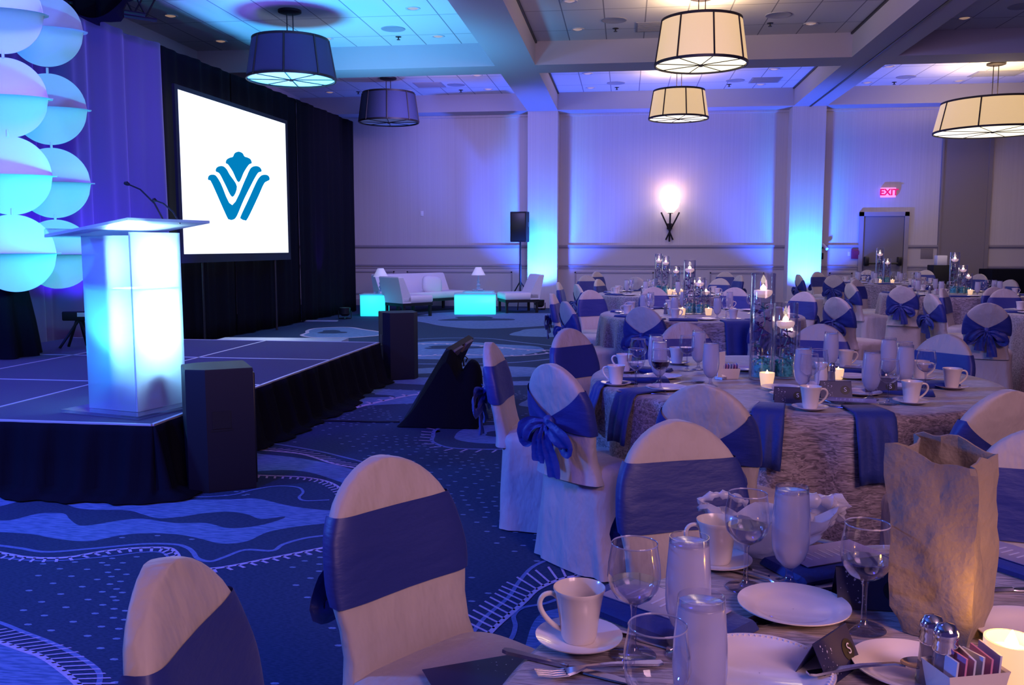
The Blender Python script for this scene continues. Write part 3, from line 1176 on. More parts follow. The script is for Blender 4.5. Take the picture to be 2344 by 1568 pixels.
# return edge of drape toward the back wall
r = thing('drape_frame', 'thin metal pipe frame holding the stage drape', 'frame', (0, 0, 0))
m = M()
q0, q1 = dpt(0, -0.1), dpt(15.5, -0.1)
m.tube([(q0.x, q0.y, 4.0), (q1.x, q1.y, 4.0)], 0.02, 8)
for s in (0.02, 3, 6, 9, 12):
    q = dpt(s, -0.1)
    m.tube([(q.x, q.y, 0), (q.x, q.y, 4.0)], 0.02, 8)
link('pipes', m.mesh('pipes', BLACKM), r)
# drape uplights
for s, e in ((7.7, 0.8), (8.7, 1.0), (9.6, 1.2), (10.6, 1.3), (12.0, 1.0)):
    a = dpt(s, 0.55)
    b = dpt(s, 0.0)
    lamp('SPOT', 'drape_uplight', (a.x, a.y, 0.5), (b.x, b.y, 2.4), (0.08, 0.01, 1.0), 210 * e, 0.05, 95, 0.8)
a = dpt(2.1, 0.45)
b = dpt(2.1, 0.0)
lamp('SPOT', 'drape_uplight', (a.x, a.y, 0.25), (b.x, b.y, 1.4), (0.15, 0.02, 1.0), 110, 0.03, 34, 0.9)
inst('uplight', 'small black uplight on the carpet in front of the far black drape', (a.x + 0.05, a.y, 0), 0.2, 'uplights')

# ---- screen with emblem
so = 0.22


def on_screen(px, py):
    r_ = ray(px, py)
    q = dpt(0, so)
    nrm = Vector((-dd.y, dd.x))
    t = (q.x * nrm.x + q.y * nrm.y) / (r_.x * nrm.x + r_.y * nrm.y)
    return Vector((r_.x * t, r_.y * t, CZ + r_.z * t))


c0, c1, c2, c3 = on_screen(409, 205), on_screen(655, 284), on_screen(658, 578), on_screen(418, 582)
zt_, zb_ = (c0.z + c1.z) / 2, (c2.z + c3.z) / 2
sA = ((Vector((c0.x, c0.y)) - DA).dot(dd) + (Vector((c3.x, c3.y)) - DA).dot(dd)) / 2
sB = ((Vector((c1.x, c1.y)) - DA).dot(dd) + (Vector((c2.x, c2.y)) - DA).dot(dd)) / 2
r = thing('projection_screen', 'large bright projection screen showing a blue crown emblem', 'screen', (0, 0, 0))


def sp(s, z, off=so):
    q = dpt(s, off)
    return Vector((q.x, q.y, z))


m = M()
m.prism([sp(sA, zb_, so), sp(sB, zb_, so), sp(sB, zt_, so), sp(sA, zt_, so)], sp(0, 0, so - 0.02) - sp(0, 0, so))
link('display_surface', m.mesh('display_surface', SCREENM, 0), r)
m = M()
for a, b, c, d in ((sA + 0.08, zb_ - 0.12, sB - 0.08, zb_ - 0.0), (sA + 0.08, zt_, sB - 0.08, zt_ + 0.06), (sA + 0.08, zb_, sA + 0.002, zt_), (sB - 0.002, zb_, sB - 0.08, zt_)):
    m.prism([sp(a, b, so + 0.005), sp(c, b, so + 0.005), sp(c, d, so + 0.005), sp(a, d, so + 0.005)], sp(0, 0, so - 0.04) - sp(0, 0, so))
link('frame', m.mesh('frame', BLACKP, 0), r)
m = M()
for s in (sA - 0.5, sB + 0.5):
    m = M()
    m.tube([sp(s, zb_ - 0.02, so - 0.02), sp(s, 0.0, so - 0.02)], 0.02, 8)
    link('leg', m.mesh('leg', BLACKM), r)


def z1(pts):
    return [(x / 2.8, y / 2.8) for x, y in pts]


def emb(pts, k=5):
    w = smoothline([Vector(q) for q in z1(pts)], k, True) if k > 1 else [Vector(q) for q in z1(pts)]
    w3 = [on_screen(q.x, q.y) for q in w]
    nrm = Vector((-dd.y, dd.x, 0))
    if nrm.x < 0:
        nrm = -nrm
    w3 = [q + nrm * 0.006 for q in w3]
    tris = tessellate_polygon([w3])
    m.add(w3, [list(t) for t in tris])


m = M()
# crown top lobe
emb([(1527, 972), (1552, 982), (1565, 1003), (1585, 1010), (1604, 1022), (1611, 1045), (1597, 1052), (1583, 1068), (1560, 1105), (1527, 1168), (1490, 1100),
     (1468, 1066), (1457, 1052), (1445, 1045), (1450, 1024), (1470, 1011), (1490, 1005), (1502, 982)], 4)
# left outer arm + V + right stroke
emb([(1331, 1151), (1334, 1130), (1350, 1120), (1375, 1122), (1392, 1140), (1415, 1180), (1486, 1315), (1570, 1150), (1590, 1105), (1605, 1078), (1625, 1066),
     (1650, 1066), (1668, 1078), (1674, 1098), (1655, 1105), (1640, 1125), (1615, 1170), (1560, 1280), (1515, 1385), (1490, 1408), (1467, 1406), (1450, 1385), (1370, 1205), (1352, 1168), (1345, 1156)], 4)
# inner left stroke
emb([(1381, 1098), (1384, 1078), (1402, 1066), (1428, 1066), (1450, 1085), (1470, 1120), (1516, 1195), (1486, 1262), (1440, 1180), (1415, 1130), (1400, 1108)], 4)
# right outer stroke
emb([(1725, 1152), (1722, 1132), (1706, 1121), (1680, 1122), (1662, 1135), (1640, 1170), (1590, 1280), (1541, 1385), (1545, 1403), (1565, 1411), (1585, 1400), (1650, 1265), (1688, 1180), (1708, 1162)], 4)
link('emblem', m.mesh('emblem', LOGOM, 0), r, label='blue crown shaped emblem on white')
# the light thrown on the room by the screen
q = dpt((sA + sB) / 2, so + 0.15)
lamp('AREA', 'screen_spill', (q.x, q.y, (zt_ + zb_) / 2), (q.x + 5, q.y - 0.6, 1.4), (0.75, 0.9, 1.0), 30, 3.0, sy=2.0)

# ==================================================================  STAGE
SZ = 0.40
sA_ = P(348, 972, SZ)
sB_ = P(866, 784, SZ)
tdir = (Vector((sB_.x, sB_.y)) - Vector((sA_.x, sA_.y)))
slen = tdir.length
tdir.normalize()
ndir = Vector((-tdir.y, tdir.x))     # toward the left
SW = 3.45


def st(u, v, z):
    """u metres back along the right edge, v metres to the left"""
    q = Vector((sA_.x, sA_.y)) + tdir * u + ndir * v
    return Vector((q.x, q.y, z))


r = thing('stage', 'low black skirted stage with dark carpeted decks', 'stage', (0, 0, 0))
dk = M()
sm = M()
UW, VW = slen / 3.0, 1.22
for i in range(3):
    for j in range(3):
        a, b, c, d = i * UW + 0.012, (i + 1) * UW - 0.012, j * VW + 0.012, min((j + 1) * VW, SW) - 0.012
        if d < c:
            continue
        dk.prism([st(a, c, SZ - 0.1), st(b, c, SZ - 0.1), st(b, d, SZ - 0.1), st(a, d, SZ - 0.1)], (0, 0, 0.1))
link('deck', dk.mesh('deck', DECK, 0), r)
for i in range(4):
    a = i * UW
    sm.prism([st(a - 0.012, 0, SZ - 0.09), st(a + 0.012, 0, SZ - 0.09), st(a + 0.012, SW, SZ - 0.09), st(a - 0.012, SW, SZ - 0.09)], (0, 0, 0.093))
for j in range(3):
    c = j * VW
    sm.prism([st(0, c - 0.012, SZ - 0.09), st(slen, c - 0.012, SZ - 0.09), st(slen, c + 0.012, SZ - 0.09), st(0, c + 0.012, SZ - 0.09)], (0, 0, 0.093))
link('deck_edging', sm.mesh('deck_edging', SEAM, 0), r)


def skirt():
    c0_, c1_k, c2_k = st(-0.012, SW, 0), st(-0.012, -0.012, 0), st(slen, -0.012, 0)
    path = []
    o1 = Vector((-tdir.x, -tdir.y, 0))
    o2 = Vector((-ndir.x, -ndir.y, 0))
    L1, L2 = (c1_k - c0_).length, (c2_k - c1_k).length
    n1, n2, nc = int(L1 * 34), int(L2 * 34), 10
    for i in range(n1):
        path.append((c0_.lerp(c1_k, i / n1), o1, L1 * i / n1))
    for i in range(nc + 1):
        w_ = i / nc
        path.append((c1_k, (o1 * cos(w_ * pi / 2) + o2 * sin(w_ * pi / 2)).normalized(), L1 + 0.02 * i))
    for i in range(1, n2 + 1):
        path.append((c1_k.lerp(c2_k, i / n2), o2, L1 + 0.2 + L2 * i / n2))
    rows = []
    for z, amp, push, pud in ((SZ - 0.004, 0.003, 0.010, 0), (SZ - 0.05, 0.012, 0.018, 0), (0.2, 0.024, 0.045, 0), (0.05, 0.028, 0.075, 0.0), (0.018, 0.028, 0.10, 0.3), (0.008, 0.020, 0.13, 1.0)):
        row = []
        for q, o_, s_ in path:
            k = push + amp * (sin(s_ * 21) + 0.5 * sin(s_ * 47 + 1.3)) + pud * (0.05 + 0.05 * sin(s_ * 2.3) + 0.03 * sin(s_ * 5.1))
            v_ = q + o_ * k
            row.append((v_.x, v_.y, z))
        rows.append(row)
    m = M()
    m.loft(rows, False)
    o = link('skirting', m.mesh('skirting', BLACKCLOTH, 80), r)
    md = o.modifiers.new('t', 'SOLIDIFY')
    md.thickness = 0.004


skirt()
m = M()
for i in range(4):
    for j in range(3):
        a, c = i * UW + (0.06 if i == 0 else -0.06), j * VW + 0.06
        q = st(a, c, 0)
        m = M()
        m.tube([q, (q.x, q.y, SZ - 0.1)], 0.025, 6)
        link('leg', m.mesh('leg', BLACKM), r)
# step at rear of stage with pale tread
q = P(660, 778, 0.30)
r = thing('stage_step', 'pale metal step unit at the back edge of the stage', 'step', (q.x, q.y, 0), 0.06)
m = M()
m.box(-0.85, -0.15, 0.26, 0.65, 0.25, 0.30)
link('tread', m.mesh('tread', SILVER, 0), r)
m = M()
m.box(-0.83, -0.12, 0, 0.63, 0.22, 0.26)
link('riser_box', m.mesh('riser_box', BLACKP, 0), r)
q = P(730, 733, 0.02)
m = M()
m.box(-0.35, -0.05, 0, 0.35, 0.05, 0.02)
tag(link('cable_cover', m.mesh('cable_cover', SILVER, 0), None, (q.x, q.y, 0), (0, 0, 0.1)), 'thin pale cable cover strip on the carpet by the far drape', 'cable cover')

# ==================================================================  LECTERN
lp = P(318, 935, SZ)
LZ = SZ + 0.004
r = thing('lectern', 'glowing frosted acrylic lectern lit cyan from inside, on the stage corner', 'lectern', (lp.x, lp.y, LZ), radians(-15.5))
hw, hd = 0.19, 0.195


def panel(name, x0, y0, x1, y1, z0, z1, mt, lab=None):
    m = M()
    m.box(x0, y0, z0, x1, y1, z1)
    return link(name, m.mesh(name, mt, 0), r, label=lab)


panel('front_panel', hw - 0.012, -hd, hw, hd, 0.02, 1.06, ACRYL)
panel('side_panel', -hw, -hd, hw - 0.013, -hd + 0.012, 0.02, 1.04, ACRYLS)
panel('side_panel', -hw, hd - 0.012, hw - 0.013, hd, 0.02, 1.04, ACRYL)
panel('shelf', -hw + 0.01, -hd + 0.014, hw - 0.016, hd - 0.014, 0.72, 0.735, ACRYL)
panel('base_plate', -hw - 0.12, -hd - 0.1, hw + 0.1, hd + 0.1, 0.0, 0.018, ACRYLC)
m = M()
m.prism([(-hw - 0.14, -hd - 0.13, 1.03), (hw + 0.12, -hd - 0.13, 1.12), (hw + 0.12, hd + 0.13, 1.12), (-hw - 0.14, hd + 0.13, 1.03)], (0, 0, 0.016))
link('reading_top', m.mesh('reading_top', ACRYL, 0), r)
m = M()
m.prism([(-hw - 0.14, -hd - 0.13, 1.047), (-hw - 0.125, -hd - 0.13, 1.052), (-hw - 0.125, hd + 0.13, 1.052), (-hw - 0.14, hd + 0.13, 1.047)], (0, 0, 0.03))
link('book_stop', m.mesh('book_stop', ACRYLC, 0), r)
cr_, sr_ = cos(radians(-15.5)), sin(radians(-15.5))


def lloc(x, y, z):
    return (lp.x + x * cr_ - y * sr_, lp.y + x * sr_ + y * cr_, LZ + z)


inst('uplight', 'black uplight can standing inside the acrylic lectern', lloc(0.05, -0.02, 0.02), 0.3, 'uplights')
lamp('SPOT', 'lectern_uplight', lloc(-0.02, 0.0, 0.27), lloc(0.12, 0.0, 1.0), (0.10, 0.85, 1.0), 130, 0.05, 130, 0.7)
lamp('POINT', 'lectern_glow', lloc(0.0, 0.0, 0.36), None, (0.0, 0.75, 1.0), 6, 0.05)
lamp('AREA', 'lectern_front_fill', lloc(-0.02, 0.0, 0.68), lloc(0.5, 0.0, 0.68), (0.55, 0.97, 1.0), 52, 0.26, sy=0.68)  # added area lamp, stands in for uplight scattered inside the front panel
# added upward spots without fixtures, colouring the ceiling and pendant
lamp('SPOT', 'ceiling_cyan_fill', (-4.5, 12.0, 0.6), (-4.2, 13.4, 4.7), (0.05, 0.48, 1.0), 1900, 0.5, 80, 1.0)
lamp('SPOT', 'ceiling_violet_fill', (-4.6, 10.0, 0.8), (-5.3, 11.3, 4.7), (0.22, 0.08, 1.0), 450, 0.5, 75, 1.0)
# microphones
mt_ = P(285, 418, SZ)
for (tx, ty, bx, by, lab) in ((285, 420, 378, 512, 'longer thin black gooseneck microphone on the lectern'), (350, 458, 412, 512, 'shorter thin black gooseneck microphone on the lectern')):
    D = 5.35
    a = PY(bx, by, lp.y + 0.02)
    b = PY(tx, ty, lp.y + 0.02)
    a.z = max(a.z, LZ + 1.10)
    r2 = thing('microphone', lab, 'microphone', (a.x, a.y, a.z), 0, 'lectern microphones')
    d = b - a
    m = M()
    m.tube([(0, 0, 0), (d.x * 0.25, 0, d.z * 0.5), (d.x * 0.6, 0, d.z * 0.85), (d.x * 0.9, 0, d.z * 0.98)], 0.005, 6)
    link('gooseneck', m.mesh('gooseneck', BLACKM), r2)
    m = M()
    m.tube([(d.x * 0.88, 0, d.z * 0.97), (d.x * 0.94, 0, d.z), (d.x, 0, d.z * 1.01)], [0.008, 0.013, 0.009], 8)
    link('capsule', m.mesh('capsule', BLACKP), r2)


# ==================================================================  FABRIC DISC COLUMNS
def disc_mesh(R):
    m = M()
    RH = R * 1.12
    nx, ny = 40, 12
    pw = 0.48
    for sx in (-1, 1):          # front / back halves of the tent surface
        rows = []
        for i in range(nx + 1):
            x = -RH * 0.999 + 2 * RH * 0.999 * i / nx
            a = math.sqrt(max(R * R - x * x, 0))
            a = max(a, 0.006)
            b = max(0.55 * math.sqrt(max(RH * RH - x * x, 0)), 0.006)
            row = []
            for j in range(-ny, ny + 1):
                t = j / ny * pi / 2
                zc_ = a * (1 if t >= 0 else -1) * abs(sin(t)) ** (2 / pw)
                yc_ = b * abs(cos(t)) ** (2 / pw)
                row.append((x, -sx * (yc_ + 0.003), zc_))
            rows.append(row)
        m.loft(rows, False)
    return m


DM = disc_mesh(0.325).mesh('fabric_lantern', BALL, 50)
DC = Vector((P(150, 900, 0).x, 0, 0))
cols = [(122, 7.9, [('second', 70), ('third', 250), ('fourth', 419), ('lowest', 582)], 'right'), (42, 7.0, [('second', 30), ('third', 224), ('fourth', 402), ('lowest', 580)], 'left')]
xs = {('right', 'second'): 105, ('right', 'third'): 122, ('right', 'fourth'): 132, ('right', 'lowest'): 142,
      ('left', 'second'): 5, ('left', 'third'): 8, ('left', 'fourth'): 22, ('left', 'lowest'): 28}
for cxp, Yd, rowsd, side in cols:
    base = PY(cxp if side == 'right' else 24, 418, Yd)
    for nm, py in rowsd:
        q = PY(xs[(side, nm)], py, Yd)
        r = thing('fabric_lantern', 'white stretch fabric disc lantern, %s from the top of the %s hanging column' % (nm, side) if nm != 'lowest' else 'white stretch fabric disc lantern, lowest of the %s hanging column' % side,
                  'lantern', (base.x, Yd, q.z), YAW + radians(12), 'hanging fabric disc lanterns')
        sc = 1.0 if side == 'right' else 1.0
        link('stretch_cover', DM, r)
        m = M()
        m.tube([(0, 0, 0.32), (0, 0, 0.375)], 0.012, 8)
        link('connector', m.mesh('connector', BALL), r)
    top = PY(100, 0, Yd)
    m = M()
    m.tube([(base.x, Yd, PY(100, rowsd[0][1], Yd).z + 0.34), (base.x, Yd, CZL)], 0.004, 5)
    o = link('hanging_wire', m.mesh('hanging_wire', BLACKM))
    tag(o, 'thin wire the %s column of fabric discs hangs from' % side, 'wire')
b0 = PY(130, 500, 7.6)
lamp('SPOT', 'lantern_uplight', (b0.x + 1.3, 6.3, 1.25), (b0.x - 0.1, 7.5, 1.9), (0.03, 0.72, 1.0), 190, 0.06, 90, 1.0)
lamp('SPOT', 'lantern_violet', (b0.x + 0.3, 6.0, 4.0), (b0.x - 0.2, 7.5, 2.4), (0.16, 0.28, 1.0), 90, 0.1, 90, 1.0)

# black truss and cloth hung at the top left
r = thing('rigging_truss', 'dark rigging truss with draped cloth swag at the top left', 'truss', (0, 0, 0))
a, b = PY(90, -60, 9.0), PY(330, -20, 9.6)
m = M()
for dz in (0, -0.25):
    for dy in (0, 0.25):
        m.tube([a + Vector((0, dy, dz)), b + Vector((0, dy, dz))], 0.022, 6)
for k in range(8):
    q0 = a.lerp(b, k / 8)
    q1 = a.lerp(b, (k + 1) / 8)
    m.tube([q0, q1 + Vector((0, 0, -0.25))], 0.01, 5)
    m.tube([q0 + Vector((0, 0.25, -0.25)), q1 + Vector((0, 0.25, 0))], 0.01, 5)
link('truss', m.mesh('truss', BLACKM), r)
m = M()
rows = []
for i in range(17):
    u = i / 16
    x0 = PY(140 + 180 * u, 0, 9.2)
    drop = 0.05 + 0.30 * sin(pi * u)
    rows.append([(x0.x, 9.2 + 0.1 * sin(u * 20), PY(200, -20, 9.2).z - drop * t) for t in (0, 0.3, 0.6, 0.8, 1.0)] + [(x0.x, 9.05, PY(200, -20, 9.2).z - drop * 0.9)])
m.loft(rows, False)
link('cloth_swag', m.mesh('cloth_swag', BLACKCLOTH, 80), r)

# draped cocktail table at the far left of the stage
q = P(-15, 815, SZ)
r = thing('draped_table', 'black draped highboy table at the left edge of the stage', 'table', (q.x, q.y, SZ + 0.003))
m = M()
rows = []
for z, rad, am in ((0.0, 0.36, 0.05), (0.3, 0.33, 0.04), (0.7, 0.28, 0.02), (0.88, 0.25, 0.0), (0.9, 0.235, 0)):
    rows.append([((rad + am * sin(9 * t)) * cos(t), (rad + am * sin(9 * t)) * sin(t), z) for t in [2 * pi * k / 72 for k in range(72)]])
m.loft(rows)
link('cloth', m.mesh('cloth', BLACKCLOTH, 60), r)
# small cable stands / floor light on stage
q = P(185, 795, SZ)
r = thing('floor_light_stand', 'small black folding stand with a floor light at the back of the stage', 'stand', (q.x, q.y, SZ + 0.004), 0.2)
m = M()
for a, b in (((-0.16, -0.1, 0), (0.02, 0, 0.3)), ((0.16, -0.1, 0), (-0.02, 0, 0.3)), ((0.0, 0.15, 0), (0, 0, 0.28)), ((0.12, 0.05, 0), (0.02, 0.0, 0.28)), ((-0.14, 0.06, 0.0), (-0.02, 0.0, 0.28))):
    m.tube([a, b], 0.014, 6)
link('tripod', m.mesh('tripod', BLACKM), r)
m = M()
m.box(-0.15, -0.04, 0.26, 0.14, 0.05, 0.35, 0.01)
link('light_head', m.mesh('light_head', BLACKP), r)
m = M()
m.box(0.0, -0.05, 0.30, 0.14, -0.041, 0.34)
link('label_plate', m.mesh('label_plate', SEAM, 0), r)


# ==================================================================  LOUDSPEAKERS
def cabinet(name, label, loc, rz, w, d, h, chamf, group, grille=True):
    r = thing(name, label, 'speaker', loc, rz, group)
    m = M()
    ol = [(-w / 2, -d / 2), (w / 2, -d / 2), (w / 2, d / 2 - chamf), (w / 2 - chamf * 0.6, d / 2), (-w / 2 + chamf * 0.6, d / 2), (-w / 2, d / 2 - chamf)]
    rows = []
    for z, k in ((0, 0.985), (0.012, 1), (h - 0.012, 1), (h, 0.985)):
        rows.append([(x * k, y * k, z) for x, y in ol])
    m.loft(rows)
    link('cabinet', m.mesh('cabinet', BLACKP, 20), r)
    m = M()
    m.box(-w / 2 + 0.015, -d / 2 - 0.012, 0.03, w / 2 - 0.015, -d / 2 + 0.004, h - 0.03, 0.006)
    link('grille', m.mesh('grille', BLACKM), r)
    for s in (-1, 1):
        m = M()
        m.box(s * w / 2 - 0.004, -0.05, h * 0.52, s * w / 2 + 0.004, 0.05, h * 0.66)
        m.box(s * w / 2 - 0.003, -0.06, h * 0.50, s * w / 2 + 0.012, 0.06, h * 0.515)
        link('handle', m.mesh('handle', BLKPRINT, 0), r)
    return r


q = P(478, 1118, 0)
cabinet('loudspeaker', 'large black loudspeaker cabinet standing on the carpet at the front corner of the stage', (q.x + 0.02, q.y + 0.10, 0), radians(122), 0.37, 0.36, 0.70, 0.10, 'floor loudspeakers')
q = P(908, 868, 0)
cabinet('loudspeaker', 'black loudspeaker cabinet standing on the carpet at the far corner of the stage', (q.x, q.y + 0.12, 0), radians(205), 0.37, 0.36, 0.70, 0.10, 'floor loudspeakers')
q = PY(1191, 556, 19.8)
cabinet('stand_speaker', 'black loudspeaker on a pole stand beside the left cyan pillar', (q.x, 19.8, q.z + 0.02), radians(-10), 0.36, 0.34, 0.66, 0.08, None)
r = thing('speaker_stand', 'black tripod pole holding the loudspeaker beside the left pillar', 'stand', (q.x, 19.8, 0))
m = M()
m.tube([(0, 0, 0.15), (0, 0, q.z + 0.02)], 0.018, 8)
m.tube([(0, 0, 0.5), (0, 0, 1.0)], 0.026, 8)
link('pole', m.mesh('pole', BLACKM), r)
for k in range(3):
    a = 2 * pi * k / 3 + 0.5
    m = M()
    m.tube([(0, 0, 0.62), (0.42 * cos(a), 0.42 * sin(a), 0.015)], 0.014, 6)
    link('leg', m.mesh('leg', BLACKM), r)

# floor monitor TV with black cloth
q = P(1010, 965, 0)
r = thing('confidence_monitor', 'tilted black screen wrapped in black cloth on the floor before the stage', 'monitor', (q.x, q.y, 0), 0)


def mon(px, py, Y):
    w = PY(px, py, Y)
    return (w.x - q.x, Y - q.y, w.z)


D0 = q.y
m = M()
A_ = [mon(925, 975, D0 - 0.05), mon(1022, 797, D0 + 0.05), mon(1073, 767, D0 + 0.55), mon(990, 945, D0 + 0.5)]
A_ = [Vector(v) for v in A_]
A_[0].z = 0.03
nr = (A_[1] - A_[0]).cross(A_[3] - A_[0]).normalized()
if nr.x < 0:
    nr = -nr
m.prism(A_, nr * 0.05)
link('display_panel', m.mesh('display_panel', BLACKP, 0), r)
m = M()
e1 = (A_[2] - A_[1])
m.prism([A_[1] + e1 * 0.08 + nr * 0.05, A_[1] + e1 * 0.45 + nr * 0.05, A_[1] + e1 * 0.45 + nr * 0.05 + (A_[0] - A_[1]) * 0.12, A_[1] + e1 * 0.08 + nr * 0.05 + (A_[0] - A_[1]) * 0.12], nr * 0.02)
m.prism([A_[1] + e1 * 0.6 + nr * 0.05, A_[1] + e1 * 0.92 + nr * 0.05, A_[1] + e1 * 0.92 + nr * 0.05 + (A_[0] - A_[1]) * 0.12, A_[1] + e1 * 0.6 + nr * 0.05 + (A_[0] - A_[1]) * 0.12], nr * 0.02)
link('rear_rail', m.mesh('rear_rail', mat('dusty_grey_plastic', (0.13, 0.10, 0.12), 0.6), 0), r)
# cloth: lofted from rail hump down to floor
m = M()
sec = [
    (D0 - 0.18, [(915, 982), (945, 940), (985, 880), (1020, 830), (1045, 870), (1070, 900), (1085, 930), (1098, 975)]),
    (D0 - 0.02, [(925, 980), (950, 925), (990, 850), (1030, 800), (1055, 850), (1075, 830), (1098, 850), (1106, 972)]),
    (D0 + 0.22, [(950, 978), (965, 915), (1000, 850), (1042, 800), (1052, 850), (1080, 822), (1103, 850), (1106, 965)]),
    (D0 + 0.45, [(985, 965), (1000, 900), (1025, 850), (1050, 810), (1062, 850), (1080, 835), (1098, 870), (1103, 955)])]
rows = []
for Yc, pts in sec:
    row = [Vector(mon(x, y_, Yc)) for x, y_ in pts]
    for v in (row[0], row[-1]):
        v.z = 0.01
    row = smoothline([v for v in row], 4)
    for v in row:
        v.z = max(v.z, 0.008)
    rows.append(row)
rows = [[rows[0][k] * 1.0 + Vector((0, 0.12, -rows[0][k].z + 0.008)) * 0 for k in range(len(rows[0]))]] + rows[1:]
m.loft(rows, False)
f0 = [Vector((v.x, v.y - 0.10, 0.008)) for v in rows[0]]
m.loft([f0, rows[0]], False)
f1 = [Vector((v.x, v.y + 0.08, 0.008)) for v in rows[-1]]
m.loft([rows[-1], f1], False)
o = link('black_cloth', m.mesh('black_cloth', BLACKCLOTH, 60), r)
m = M()
m.tube([mon(1062, 838, D0 + 0.25), mon(1060, 820, D0 + 0.25), mon(1064, 815, D0 + 0.25), mon(1070, 820, D0 + 0.25), mon(1066, 828, D0 + 0.25)], 0.006, 6)
link('hook', m.mesh('hook', BLACKM), r)
m = M()
cpts = [P(x, y_, 0.008) for x, y_ in ((600, 1010), (640, 975), (700, 962), (780, 963), (860, 965), (915, 965))]
m.tube(cpts, 0.008, 6)
tag(link('cable', m.mesh('cable', BLACKP)), 'thin black cable crossing the carpet from the stage to the tilted monitor', 'cable')

# ==================================================================  LOUNGE
LG = 'lounge furniture by the back wall'


def lounge_box(name, x0, y0, z0, x1, y1, z1, r, mt=UPH, b=0.03, lab=None):
    m = M()
    m.box(x0, y0, z0, x1, y1, z1, b)
    return link(name, m.mesh(name, mt), r, label=lab)


def lounge_seat(name, label, loc, rz, w, cat, rake=0.10, d=0.75):
    r = thing(name, label, cat, loc, rz, LG)
    lounge_box('seat_cushion', -w / 2, -d / 2, 0.28, w / 2, d / 2, 0.42, r)
    m = M()
    rows = []
    for z, y0, y1 in ((0.28, -d / 2 + 0.0, -d / 2 + 0.20), (0.42, -d / 2 - 0.02, -d / 2 + 0.19), (0.78, -d / 2 - 0.10, -d / 2 + 0.02), (0.80, -d / 2 - 0.09, -d / 2 + 0.0)):
        k = 0.0 if z < 0.79 else 0.015
        rows.append([(-w / 2 + k, y0, z), (w / 2 - k, y0, z), (w / 2 - k, y1, z), (-w / 2 + k, y1, z)])
    m.loft(rows)
    link('backrest', m.mesh('backrest', UPH, 30), r)
    m = M()
    m.box(-w / 2 + 0.01, -d / 2 + 0.01, 0.22, w / 2 - 0.01, d / 2 - 0.01, 0.279)
    link('base_frame', m.mesh('base_frame', BLACKP, 0), r)
    for sx in (-1, 1):
        for sy in (-1, 1):
            m = M()
            m.box(sx * (w / 2 - 0.05) - 0.025, sy * (d / 2 - 0.05) - 0.025, 0, sx * (w / 2 - 0.05) + 0.025, sy * (d / 2 - 0.05) + 0.025, 0.22)
            link('leg', m.mesh('leg', BLACKP, 0), r)
    return r


q = PY(935, 700, 17.5)
lounge_seat('lounge_chair', 'white armless lounge chair seen from behind, nearest the drape', (q.x, 17.5, 0), radians(-40), 0.66, 'chair')
q = PY(965, 660, 19.0)
lounge_seat('sofa', 'white armless sofa along the back of the lounge, holding a pillow', (q.x, 19.0, 0), radians(-125), 2.0, 'sofa')
q = PY(1190, 690, 19.3)
lounge_seat('lounge_chair', 'white armless lounge chair facing left, beside the pole speaker', (q.x, 18.95, 0), radians(112), 0.72, 'chair')
m = M()
m.sphere((0, 0, 0), 0.24, 20, 1.0, 0.38, 0.85)
cu = m
for i, v in enumerate(cu.v):
    x, y_, z = v
    s = 1 - 0.25 * (abs(x) / 0.24) ** 2 * 0
    px_ = math.copysign(abs(x / 0.24) ** 0.6, x) * 0.24
    pz_ = math.copysign(abs(z / 0.205) ** 0.6, z) * 0.205
    cu.v[i] = (px_, y_, pz_)
q = P(985, 668, 0.42)
tag(link('throw_pillow', cu.mesh('throw_pillow', UPH), None, PY(989, 652, 18.98), (radians(-14), radians(8), radians(40))), 'square white throw pillow on the white sofa', 'pillow')


def glow_cube(label, loc, rz, w, d, h):
    r = thing('light_table', label, 'table', loc, rz, 'glowing acrylic cube tables')
    m = M()
    m.box(-w / 2, -d / 2, 0, w / 2, d / 2, h, 0.012)
    link('lit_body', m.mesh('lit_body', GLOW), r)
    m = M()
    m.box(-w / 2 - 0.01, -d / 2 - 0.01, h, w / 2 + 0.01, d / 2 + 0.01, h + 0.02)
    link('top_panel', m.mesh('top_panel', ACRYL, 0), r)
    return r


q = P(845, 724, 0)
c1_ = glow_cube('cyan glowing acrylic side table beside the drape', (q.x + 0.05, q.y + 0.25, 0), radians(5), 0.50, 0.5, 0.42)
q = P(1085, 720, 0)
c2_ = glow_cube('wide cyan glowing acrylic coffee table in the middle of the lounge', (q.x - 0.02, q.y + 0.3, 0), radians(8), 0.85, 0.6, 0.40)
q3 = P(1098, 668, 0.42)
c3_ = glow_cube('cyan glowing acrylic table behind the coffee table, under the lamp', (q3.x, q3.y - 0.1, 0), radians(4), 0.62, 0.5, 0.42)


def table_lamp(label, loc):
    r = thing('table_lamp', label, 'lamp', loc, 0, 'small lounge table lamps')
    m = M()
    m.box(-0.12, -0.12, 0, 0.12, 0.12, 0.05, 0.01)
    link('base', m.mesh('base', ACRYLC), r)
    m = M()
    m.lathe([(0.03, 0.05), (0.045, 0.07), (0.02, 0.09), (0.045, 0.13), (0.02, 0.17), (0.035, 0.21), (0.018, 0.25), (0.012, 0.37)], 16)
    link('turned_stem', m.mesh('turned_stem', ACRYL), r)
    m = M()
    m.lathe([(0.15, 0.34), (0.06, 0.51), (0.055, 0.51), (0.145, 0.34)], 28)
    link('lamp_shade', m.mesh('lamp_shade', LSHADE), r)
    return r


